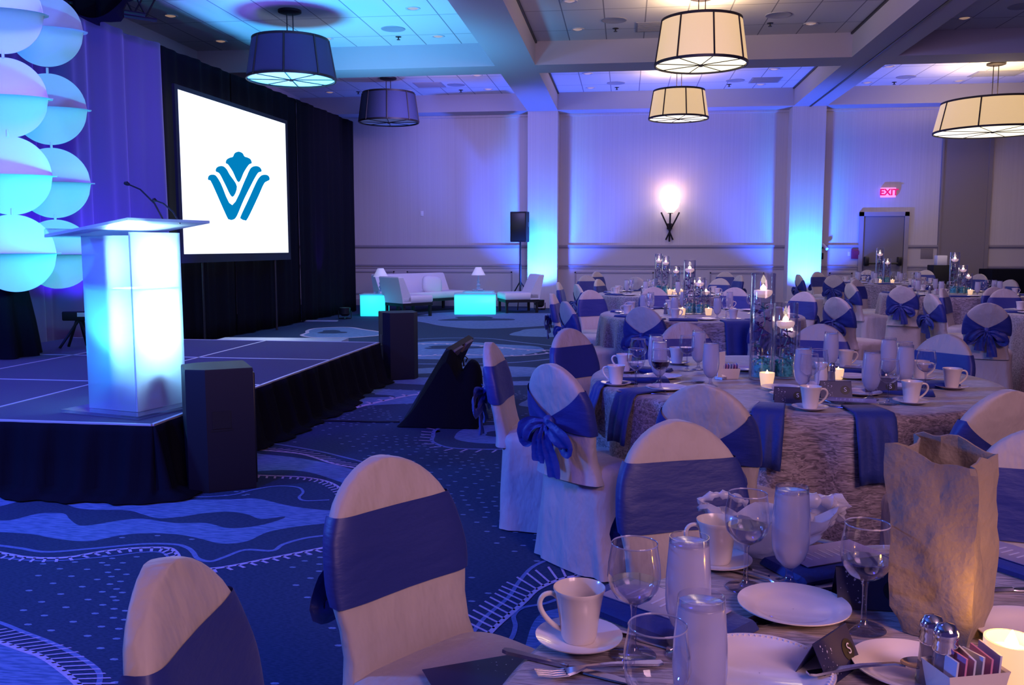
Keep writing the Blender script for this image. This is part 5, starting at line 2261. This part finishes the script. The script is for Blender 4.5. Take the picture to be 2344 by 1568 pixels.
@builder('fcandle', 'floating_candle', 'candle')
def b_fc(name):
    r = root(name)
    m = M()
    m.lathe([(0.001, 0.0), (0.022, 0.002), (0.036, 0.012), (0.042, 0.024), (0.040, 0.034), (0.030, 0.036), (0.012, 0.034), (0.001, 0.034)], 28)
    link('wax', m.mesh('wax', WAX, 50), r)
    m = M()
    m.lathe([(0.001, 0.034), (0.008, 0.036), (0.014, 0.042), (0.011, 0.050), (0.005, 0.057), (0.001, 0.062)], 14)
    link('flame', m.mesh('flame', FLAME, 80), r)
    return r


@builder('votive', 'votive_candle', 'candle')
def b_vot(name):
    r = root(name)
    m = M()
    m.lathe([(0.001, 0.0), (0.022, 0.0), (0.026, 0.004), (0.033, 0.05), (0.033, 0.062), (0.030, 0.062), (0.029, 0.05), (0.022, 0.008), (0.001, 0.008)], 28)
    link('glass_holder', m.mesh('glass_holder', CANDLEHOLD, 50), r)
    m = M()
    m.lathe([(0.001, 0.009), (0.022, 0.009), (0.028, 0.046), (0.001, 0.046)], 24)
    link('wax', m.mesh('wax', WAX, 50), r)
    m = M()
    m.lathe([(0.001, 0.046), (0.007, 0.05), (0.008, 0.058), (0.001, 0.074)], 12)
    link('flame', m.mesh('flame', VOTLIT, 80), r)
    return r


@builder('shaker', 'shaker', 'shaker')
def b_shaker(name):
    r = root(name)
    m = M()
    rows = []
    for z, rad in ((0, 0.018), (0.004, 0.020), (0.03, 0.0175), (0.062, 0.0155), (0.066, 0.015)):
        rows.append([(rad * cos(t) * (1.0 if k % 2 else 0.94), rad * sin(t) * (1.0 if k % 2 else 0.94), z) for k, t in enumerate([2 * pi * q_ / 16 for q_ in range(16)])])
    m.loft(rows)
    link('glass_body', m.mesh('glass_body', SHAKERM), r)
    m = M()
    m.lathe([(0.0165, 0.064), (0.0175, 0.068), (0.016, 0.072), (0.0172, 0.076), (0.0155, 0.080), (0.0168, 0.084), (0.0165, 0.092), (0.011, 0.102), (0.001, 0.105)], 20)
    link('chrome_cap', m.mesh('chrome_cap', CHROME, 50), r)
    return r


SHAKERM = glass('fluted_shaker_glass', (0.6, 0.6, 0.7), 0.1, (0.35, 0.32, 0.40), 0.6, 1.5)


@builder('caddy', 'sugar_caddy', 'caddy')
def b_caddy(name):
    r = root(name)
    m = M()
    rows = []
    for z, k in ((0, 0.8), (0.004, 0.85), (0.045, 1.0), (0.05, 1.03), (0.047, 0.96), (0.006, 0.8)):
        rows.append([(x * k, y_ * k, z) for x, y_ in ((-0.045, -0.03), (0.045, -0.03), (0.045, 0.03), (-0.045, 0.03))])
    m.loft(rows, True, True, True)
    link('bowl', m.mesh('bowl', PORC, 20), r)
    for k in range(6):
        m = M()
        x = -0.033 + k * 0.013
        m.prism([(x, -0.022, 0.01), (x, 0.022, 0.01), (x + 0.004, 0.022, 0.065 + 0.004 * (k % 3)), (x + 0.004, -0.022, 0.065 + 0.004 * (k % 2))], (0.003, 0, 0))
        link('packet', m.mesh('packet', PINKP if k % 3 == 1 else WHITEP, 0), r, label='pink packet' if k % 3 == 1 else None)
    return r


@builder('creamer', 'creamer_jug', 'jug')
def b_creamer(name):
    r = root(name)
    m = M()
    rows = []
    for z, rad in ((0, 0.026), (0.01, 0.031), (0.04, 0.033), (0.075, 0.027), (0.10, 0.028), (0.097, 0.0255), (0.07, 0.024)):
        row = []
        for k in range(28):
            t = 2 * pi * k / 28
            e = 1 + (0.45 * max(0, cos(t - pi)) ** 6 if z > 0.09 else 0)
            row.append((rad * e * cos(t), rad * sin(t), z + (0.008 * max(0, cos(t - pi)) ** 4 if z > 0.09 else 0)))
        rows.append(row)
    m.loft(rows, True, True, True)
    link('body', m.mesh('body', PORC, 60), r)
    m = M()
    m.tube(smoothline([Vector(v) for v in ((0.026, 0, 0.085), (0.045, 0, 0.088), (0.052, 0, 0.065), (0.045, 0, 0.04), (0.031, 0, 0.03))], 4), 0.004, 8)
    link('handle', m.mesh('handle', PORC, 80), r)
    return r


@builder('stand_card', 'table_sign', 'sign')
def b_sc(name):
    r = root(name)
    m = M()
    m.box(-0.03, -0.002, 0.012, 0.03, 0.002, 0.13)
    link('card', m.mesh('card', WHITEC, 0), r)
    m = M()
    m.box(-0.02, -0.02, 0, 0.02, 0.02, 0.012)
    link('base', m.mesh('base', CHROME, 0), r)
    return r


def put(kind, px, py, label, z=TZ, rz=0.0, group=None, scale=None, dz=0.0):
    q = P(px, py, z)
    return inst(kind, label, (q.x, q.y, z + dz), rz, group, scale)


def cup_set(px, py, t, rz=0.0, grp=''):
    put('saucer', px, py, 'white saucer ' + t, group='saucers' + grp)
    return put('cup', px, py, 'ivory coffee cup ' + t, dz=0.0068, rz=rz, group='coffee cups' + grp)


# ---------------- nearest table
g = ' on the nearest table'
cup_set(1325, 1472, 'at the left edge of the nearest table', 0.15, g)
cup_set(1640, 1293, 'on the nearest table, just left of the white plastic bag', 0.15, g)
put('wine_water', 1449, 1500, 'half empty wine glass standing between the left coffee cup and blue napkin', group='wine glasses' + g)
put('wine_water', 1706, 1345, 'wine glass standing in front of the white plastic bag', group='wine glasses' + g)
put('wine_water', 1976, 1440, 'wine glass partly filled, just left of the paper bag', group='wine glasses' + g)
put('wine', 1500, 1755, 'wine glass cut off by the bottom edge, only its bowl showing', group='wine glasses' + g)
put('goblet', 1572, 1500, 'frosty goblet of ice water behind the bottom one, beside the menu card', group='water goblets' + g)
put('goblet', 1598, 1690, 'frosty goblet of ice water cut off by the bottom edge', group='water goblets' + g)
put('goblet', 1806, 1340, 'frosty goblet of ice water in front of the white plastic bag', group='water goblets' + g)
put('plate', 1816, 1400, 'round white plate in the middle of the nearest table', group='plates' + g)
put('beaded_plate', 1738, 1548, 'white plate with a beaded rim at the bottom edge', group='plates' + g)
put('plate', 2086, 1540, 'white plate behind the salt and pepper shakers', group='plates' + g, scale=0.9)
put('plate', 2372, 1462, 'white plate cut off at the right edge', group='plates' + g)
put('napkin', 1515, 1415, 'folded royal blue napkin behind the left wine glass', rz=radians(-40), group='folded napkins' + g, scale=1.15)
put('menu', 1520, 1408, 'lilac menu card lying on the blue napkin behind the left wine glass', rz=radians(-38), dz=0.0215, group='menu cards' + g, scale=1.1)
put('napkin', 1905, 1300, 'folded royal blue napkin at the far side, left of the paper bag', rz=radians(28), group='folded napkins' + g, scale=1.0)
put('menu', 1898, 1288, 'lilac menu card on the blue napkin left of the paper bag', rz=radians(30), dz=0.0195, group='menu cards' + g, scale=1.05)
put('napkin', 2345, 1300, 'folded royal blue napkin at the right edge', rz=radians(-55), group='folded napkins' + g)
put('menu', 2352, 1300, 'pale menu card on the blue napkin at the right edge', rz=radians(-55), dz=0.0195, group='menu cards' + g)
put('knife', 1300, 1530, 'table knife lying below the left coffee cup', rz=radians(-22), group='cutlery' + g)
put('fork', 1370, 1535, 'fork lying below the left coffee cup', rz=radians(200), group='cutlery' + g)
put('knife', 1455, 1462, 'table knife lying along the front of the blue napkin', rz=radians(-28), group='cutlery' + g)
put('spoon', 1672, 1452, 'shiny spoon between the goblets and the white plate', rz=radians(38), group='cutlery' + g)
put('knife', 1650, 1455, 'table knife beside the spoon by the white plate', rz=radians(38), group='cutlery' + g)
put('fork', 1740, 1328, 'fork lying in front of the white plastic bag', rz=radians(-40), group='cutlery' + g)
put('knife', 1760, 1322, 'table knife lying in front of the white plastic bag', rz=radians(-40), group='cutlery' + g)
put('knife', 1985, 1338, 'table knife lying before the far tent card', rz=radians(22), group='cutlery' + g)
put('fork', 1970, 1330, 'fork lying before the far tent card', rz=radians(22), group='cutlery' + g)
put('knife', 1955, 1258, 'table knife at the far rim seen through the wine glass', rz=radians(-35), group='cutlery' + g)
put('fork', 1925, 1256, 'fork at the far rim seen through the wine glass', rz=radians(-35), group='cutlery' + g)
put('spoon', 2000, 1560, 'spoon resting on the plate behind the shakers', rz=radians(14), dz=0.016, group='cutlery' + g)
put('knife', 2318, 1352, 'table knife at the right edge', rz=radians(10), group='cutlery' + g)
put('tent', 1896, 1532, 'folded navy tent card with a round S emblem at the bottom centre', rz=radians(52), group='tent cards' + g)
put('tent', 1992, 1380, 'folded navy tent card with a round S emblem behind the wine glass', rz=radians(-2), group='tent cards' + g, scale=1.15)
put('shaker', 2128, 1568, 'taller standing pepper shaker with a chrome cap', group='shakers' + g)
put('shaker', 2158, 1590, 'salt shaker with a chrome cap, the right one', group='shakers' + g)
put('caddy', 2205, 1600, 'caddy of pink and white sugar packets beside the shakers', rz=0.3, dz=0)
v = put('votive', 2310, 1568, 'bright votive candle at the bottom right corner', scale=1.1, group='votive candles' + g)
lamp('POINT', 'votive_light', (v.location.x + 0.0, v.location.y, TZ + 0.085), None, (1.0, 0.42, 0.04), 0.95, 0.012)
# dark program card on the seat of the chair left of the nearest table
q = P(1105, 1548, 0.50)
r = thing('program_card', 'dark navy program card with white stars on the chair seat beside the nearest table', 'card', (q.x, q.y, 0.50), radians(28))
m = M()
m.box(-0.11, -0.07, 0, 0.11, 0.07, 0.0016)
link('card', m.mesh('card', CARD, 0), r)
m = M()
rs = random.Random(12)
star_pts(m, rs, 0.0, 0.09, -0.02, 0.06, lambda x, z: (x, z, 0.002), 12)
link('star_print', m.mesh('star_print', WHITEC, 0), r)

# paper bag
bl, bf, br_ = P(2052, 1445, TZ), P(2218, 1492, TZ), P(2274, 1425, TZ)
e1 = (bf - bl)
e1.z = 0
e2 = Vector((-e1.y, e1.x, 0)).normalized() * 0.105
r = thing('paper_bag', 'crumpled brown paper bag standing open on the nearest table', 'bag', (0, 0, 0))
cs = [bl, bl + e1, bl + e1 + e2, bl + e2]
H_ = 0.302
rn = random.Random(4)
m = M()
rows = []
ctr = sum(cs, Vector()) / 4
NR = 15
for i in range(NR):
    f = i / (NR - 1)
    row = []
    for k in range(4):
        a, b = cs[k], cs[(k + 1) % 4]
        ns = 10 if k % 2 == 0 else 6
        for j in range(ns):
            u = j / ns
            q = a.lerp(b, u)
            d = q - ctr
            grow = 1.06 + 0.18 * f + 0.03 * sin(3 * f + k)
            if f < 0.05:
                grow = 0.86
            elif f < 0.12:
                grow = 0.97
            n1 = 0.0035 * sin(u * 7 + f * 8 + k * 2) + 0.0025 * sin(u * 15 - f * 13) * f
            q = ctr + d * grow + d.normalized() * n1 + Vector((0, 0, H_ * f))
            if k % 2 == 1:
                q -= d.normalized() * 0.022 * sin(pi * u) * f
            if i == NR - 1:
                q.z += 0.006 * sin(u * 9 + k * 1.7) + (0.010 if k == 2 else 0) - 0.022 * (q - bl).dot(e1.normalized()) / e1.length + 0.006
            row.append(q + Vector((rn.uniform(-1, 1), rn.uniform(-1, 1), 0)) * 0.0018 + Vector((-0.012 * f, 0, 0)))
    rows.append(row)
inner = []
for rw in rows[::-1][:9]:
    cc = sum(rw, Vector()) / len(rw)
    inner.append([p_ - (p_ - cc).normalized() * 0.003 + Vector((0, 0, -0.0005)) for p_ in rw])
m.loft(rows + inner, True, True, False)
link('bag_body', m.mesh('bag_body', KRAFT, 24), r)
# white plastic bag
q = P(1760, 1285, TZ)
r = thing('plastic_bag', 'crumpled white plastic carrier bag behind the goblets', 'bag', (q.x - 0.012, q.y + 0.06, TZ), 0.0)
r.scale = (0.86, 0.86, 0.9)
m = M()
rows = []
rn = random.Random(9)
NB = 48
for i in range(13):
    f = i / 12
    hx = 0.105 * (1 + 0.25 * f) * (1 - 0.5 * ss(0.8, 1, 1 - f) * 0)
    hy = 0.06 * (1 + 0.1 * f)
    row = []
    for j in range(NB):
        t = 2 * pi * j / NB
        wob = 1 + 0.10 * sin(3 * t + 4 * f) + 0.07 * sin(7 * t + 9 * f) + 0.035 * sin(15 * t - 7 * f)
        if f < 0.1:
            wob *= 0.85
        sidey = 0.045 * max(0, cos(t)) * f * f * 1.6
        z = 0.002 + 0.10 * f + 0.018 * f * sin(2 * t + 1) + 0.008 * f * sin(9 * t) + (0.012 * cos(t) if f > 0.9 else 0)
        row.append((hx * wob * cos(t) + sidey, hy * wob * sin(t), max(z, 0.001)))
    rows.append(row)
# folded-in rim
for f2 in (0.93, 0.8, 0.62):
    row = []
    for j in range(NB):
        t = 2 * pi * j / NB
        x, y_, z = rows[12][j]
        row.append((x * f2, y_ * f2, z - 0.02 * (1 - f2) * 5 + 0.004 * sin(11 * t)))
    rows.append(row)
m.loft(rows, True, True, False)
link('bag_body', m.mesh('bag_body', PLASTICBAG, 70), r)
m = M()


def crinkle(pts, rad):
    pts = smoothline([Vector(p_) for p_ in pts], 6)
    rr = [rad * (1 + 0.35 * sin(i * 1.3) + 0.2 * sin(i * 2.9)) for i in range(len(pts))]
    m.tube(pts, rr, 10)


crinkle([(-0.09, 0.01, 0.085), (-0.13, 0.0, 0.10), (-0.135, 0.0, 0.115), (-0.10, 0.0, 0.128), (-0.06, 0.0, 0.125), (-0.03, 0.0, 0.11)], 0.008)
link('handle', m.mesh('handle', PLASTICBAG, 70), r)
m = M()
crinkle([(0.06, 0.0, 0.115), (0.12, -0.01, 0.125), (0.165, -0.01, 0.12), (0.185, -0.01, 0.10), (0.165, -0.01, 0.085), (0.12, -0.01, 0.08), (0.08, -0.01, 0.085)], 0.014)
link('handle', m.mesh('handle', PLASTICBAG, 70), r)

# ---------------- middle table
g = ' on the middle table'
cup_set(1410, 882, 'nearest the left rim of the middle table', pi + 2.9, g)
cup_set(1429, 852, 'behind the leftmost one on the middle table', pi + 3.1, g)
cup_set(1549, 834, 'at the far left of the middle table, behind the red wine', pi + 3.1, g)
cup_set(1854, 938, 'at the near rim of the middle table', 3.14, g)
cup_set(1935, 842, 'at the far side of the middle table, behind the cream jug', 3.3, g)
cup_set(2105, 870, 'before the bright blue sashed chair on the middle table', 3.0, g)
cup_set(2085, 924, 'at the near right rim of the middle table', 3.14, g)
cup_set(2178, 890, 'rightmost on the middle table, behind the beige chair back', 3.14, g)
put('wine_water', 1455, 890, 'clear wine glass beside the leftmost coffee cup on the middle table', group='wine glasses' + g)
put('wine', 1460, 858, 'clear wine glass behind another one at the left of the middle table', group='wine glasses' + g)
put('wine_red', 1511, 892, 'wine glass holding dark red wine', group='wine glasses' + g)
put('wine_water', 1572, 848, 'wine glass at the far left rim of the middle table', group='wine glasses' + g)
put('wine', 1850, 905, 'empty wine glass right of the shorter vase', group='wine glasses' + g)
put('wine', 1872, 892, 'empty wine glass just before the cream jug', group='wine glasses' + g)
put('wine', 2032, 925, 'empty wine glass near the front right tent card', group='wine glasses' + g)
put('wine', 2067, 868, 'wine glass half hidden behind the right goblets', group='wine glasses' + g)
put('wine_water', 2117, 895, 'wine glass in front of the bright blue sash at the right', group='wine glasses' + g)
for x, y_, t in [(1500, 862, 'leftmost, behind the red wine'), (1508, 880, 'directly beside the red wine'), (1598, 846, 'in front of the far left chair sash'), (1626, 884, 'left of the sugar caddy'),
                 (1836, 902, 'just right of the shorter vase'), (1900, 852, 'behind the cream jug'), (1992, 915, 'nearest the viewer beside the round plates'), (2031, 872, 'left of the pair before the right chairs'), (2069, 895, 'right of the pair before the right chairs')]:
    put('goblet', x, y_, 'frosty ice water goblet on the middle table, ' + t, group='water goblets' + g, scale=1.08)
for x, y_, t in [(1517, 866, 'behind the red wine'), (1525, 892, 'beside the foot of the red wine'), (1702, 848, 'left of the tallest vase'), (1790, 893, 'in front of the votive candle'), (1951, 866, 'beside the purple candle holder'),
                 (1888, 886, 'before the cream jug'), (1812, 908, 'half hidden by the near coffee cup'), (1968, 903, 'right of the dark tent card'), (2036, 888, 'between the right goblets')]:
    put('plate', x, y_, 'white plate on the middle table, ' + t, group='plates' + g, scale=0.95)
put('napkin', 1470, 872, 'folded blue napkin with a card, left side of the middle table', rz=0.1, group='folded napkins' + g)
put('menu', 1462, 870, 'pale card on the blue napkin at the left of the middle table', rz=0.1, dz=0.019, group='menu cards' + g)
put('napkin', 2125, 884, 'folded blue napkin beside the right wine glass on the middle table', rz=0.2, group='folded napkins' + g)
put('napkin', 1480, 850, 'folded blue napkin at the far left of the middle table', rz=-0.3, group='folded napkins' + g)
put('napkin', 1970, 853, 'dark folded napkin behind the plates on the middle table', rz=-0.4, group='folded napkins' + g)
put('menu', 1975, 850, 'pale card on the dark napkin of the middle table', rz=-0.4, dz=0.019, group='menu cards' + g)
put('menu', 1950, 925, 'pale card on the near right blue napkin of the middle table', rz=-0.25, dz=0.016, group='menu cards' + g)
put('napkin', 2068, 900, 'folded blue napkin behind the near right coffee cup', rz=-0.25, group='folded napkins' + g)
put('tent', 1911, 908, 'navy tent card with white lettering before the near plates', rz=0.0, group='tent cards' + g, scale=1.2)
put('tent', 2016, 900, 'navy tent card half hidden behind the near goblet', rz=-0.2, group='tent cards' + g, scale=1.2)
put('tent', 1805, 920, 'navy tent card at the near rim beside the teal lit chair', rz=-0.1, group='tent cards' + g, scale=1.1)
put('caddy', 1669, 866, 'ivory caddy of sugar packets beside the tallest vase', rz=0.1)
put('creamer', 1880, 880, 'ivory cream jug on the middle table')
put('shaker', 1902, 882, 'pepper shaker beside the ivory cream jug', group='shakers' + g)
put('stand_card', 1650, 868, 'small upright table sign beside the sugar caddy', rz=0.9)
put('votive', 1755, 884, 'lit votive candle between the two vases of the middle table', group='votive candles' + g)
put('votive', 1918, 868, 'purple lit candle holder behind the cream jug', group='votive candles' + g, scale=0.8)
put('fork', 1880, 920, 'fork beside the near coffee cup of the middle table', rz=-0.6, group='cutlery' + g)
put('knife', 1900, 930, 'knife beside the near coffee cup of the middle table', rz=-0.6, group='cutlery' + g)
put('spoon', 1570, 880, 'spoon lying right of the red wine', rz=0.4, group='cutlery' + g)
put('knife', 1470, 900, 'knife lying at the left rim of the middle table', rz=-0.2, group='cutlery' + g)
napkin_drape('royal blue napkin hanging off the left front of the middle table', 1440, 900, 'middle', 0.13, 0.20)
napkin_drape('royal blue napkin hanging at the left rim behind the big bow', 1366, 880, 'middle', 0.11, 0.20)
napkin_drape('royal blue napkin hanging beside the teal lit chair', 1760, 940, 'middle', 0.12, 0.20)
napkin_drape('royal blue napkin hanging at the near right of the middle table', 1990, 945, 'middle', 0.15, 0.24)
q = P(1741, 868, TZ)
vase(q.x, q.y, 0.056, 0.50, 'tallest', 'middle table', light=1.2)
q = P(1794, 866, TZ)
vase(q.x, q.y, 0.056, 0.36, 'shorter front', 'middle table', light=1.0, wl=0.70)
q = P(1806, 846, TZ)
vase(q.x, q.y, 0.050, 0.25, 'lowest hidden', 'middle table', light=0.0, wl=0.72)


# ---------------- generic far tables: eight places each
def place_settings(key, angles, seed):
    cx, cy, R = T[key]
    rr = random.Random(seed)
    td = TD[key]
    g = ' on the ' + td
    nm8 = ['right place', 'back right place', 'back place', 'back left place', 'left place', 'front left place', 'front place', 'front right place']
    for k in angles:
        a = k * pi / 4 + rr.uniform(-0.08, 0.08)
        t = '%s, %s' % (td, nm8[k])

        def at(rad, da):
            return (cx + rad * cos(a + da), cy + rad * sin(a + da), TZ)
        inst('plate', 'white plate on the ' + t, at(0.70, 0.0), 0, 'plates' + g)
        x, y_, z = at(0.70, 0.33)
        inst('saucer', 'white saucer on the ' + t, (x, y_, z), 0, 'saucers' + g)
        inst('cup', 'ivory coffee cup on the ' + t, (x, y_, z + 0.0068), rr.choice([0, 3.1, 3.4]), 'coffee cups' + g)
        inst('goblet', 'frosty ice water goblet on the ' + t, at(0.53, 0.20), 0, 'water goblets' + g)
        inst('wine', 'clear wine glass on the ' + t, at(0.50, 0.38 if key != 'door' else 0.36), 0, 'wine glasses' + g)
        inst('napkin', 'folded royal blue napkin on the ' + t, at(0.80, -0.25), a + pi / 2, 'folded napkins' + g)
    inst('caddy', 'sugar caddy near the middle of the ' + td, (cx - 0.26, cy - 0.12, TZ), 0.3, 'sugar caddies')
    inst('shaker', 'chrome capped shaker beside the sugar caddy of the ' + td, (cx - 0.32, cy - 0.02, TZ), 0, 'shakers on far tables')


place_settings('third', range(8), 1)
place_settings('rear', range(8), 2)
place_settings('door', range(8), 3)
place_settings('far right', range(8), 4)
place_settings('edge', (2, 3, 4, 5, 6), 5)
# centrepieces of the far tables
cx, cy, _ = T['third']
for px, R, H, d in ((1577, 0.056, 0.50, 'tallest'), (1600, 0.054, 0.34, 'mid height'), (1617, 0.048, 0.24, 'lowest')):
    q = PY(px, 700, cy)
    vase(q.x, cy + (0.08 if H < 0.3 else 0), R, H, d, TD['third'], light=1.0 if H > 0.4 else 0)
for k, px in enumerate((1562, 1622)):
    q = PY(px, 706, cy - 0.12)
    inst('votive', 'lit votive candle at the %s of the vases on the %s' % (('left', 'right')[k], TD['third']), (q.x, cy - 0.12, TZ), 0, 'votive candles on the ' + TD['third'])
cx, cy, _ = T['rear']
for px, R, H, d, dy in ((1507, 0.054, 0.53, 'tallest back', 0.12), (1523, 0.056, 0.50, 'tall front', -0.05), (1547, 0.054, 0.36, 'lower', 0.0)):
    q = PY(px, 660, cy + dy)
    vase(q.x, cy + dy, R, H, d, TD['rear'], light=0.8 if H > 0.51 else 0)
for k, px in enumerate((1533, 1545, 1559)):
    q = PY(px, 666, cy - 0.15)
    inst('votive', 'lit votive candle, %s before the vases on the %s' % (('left', 'middle', 'right')[k], TD['rear']), (q.x, cy - 0.15, TZ), 0, 'votive candles on the ' + TD['rear'])
cx, cy, _ = T['door']
for px, R, H, d in ((2012, 0.062, 0.60, 'tall'), (2030, 0.058, 0.42, 'low')):
    q = PY(px, 640, cy - 0.2)
    vase(q.x, cy - 0.2, R, H, d, TD['door'], light=0.8 if H > 0.5 else 0)
for k, px in enumerate((2014, 2043)):
    q = PY(px, 640, cy - 0.36)
    inst('votive', 'lit votive candle at the %s of the vases on the %s' % (('left', 'right')[k], TD['door']), (q.x, cy - 0.36, TZ), 0, 'votive candles on the ' + TD['door'])
cx, cy, _ = T['far right']
for px, R, H, d in ((2182, 0.06, 0.55, 'tall'), (2202, 0.055, 0.38, 'mid height'), (2215, 0.05, 0.27, 'low')):
    q = PY(px, 670, cy)
    vase(q.x, cy, R, H, d, TD['far right'], light=0.8 if H > 0.5 else 0)
q = PY(2221, 668, cy - 0.14)
inst('votive', 'lit votive candle right of the vases on the far right table', (q.x, cy - 0.14, TZ), 0, 'votive candles on the far right table')
napkin_drape('royal blue napkin hanging at the left of the third table', 1395, 738, 'third', 0.12, 0.26)
napkin_drape('royal blue napkin hanging left of the blue lit chair on the third table', 1420, 742, 'third', 0.15, 0.26)
napkin_drape('large royal blue napkin hanging at the front right of the third table', 1680, 735, 'third', 0.26, 0.28)
napkin_drape('royal blue napkin hanging off the right edge table', 2340, 735, 'edge', 0.2, 0.30)
napkin_drape('royal blue napkin hanging off the far right table beside the bowed chair', 2030, 680, 'far right', 0.2, 0.26)

bpy.context.view_layer.update()
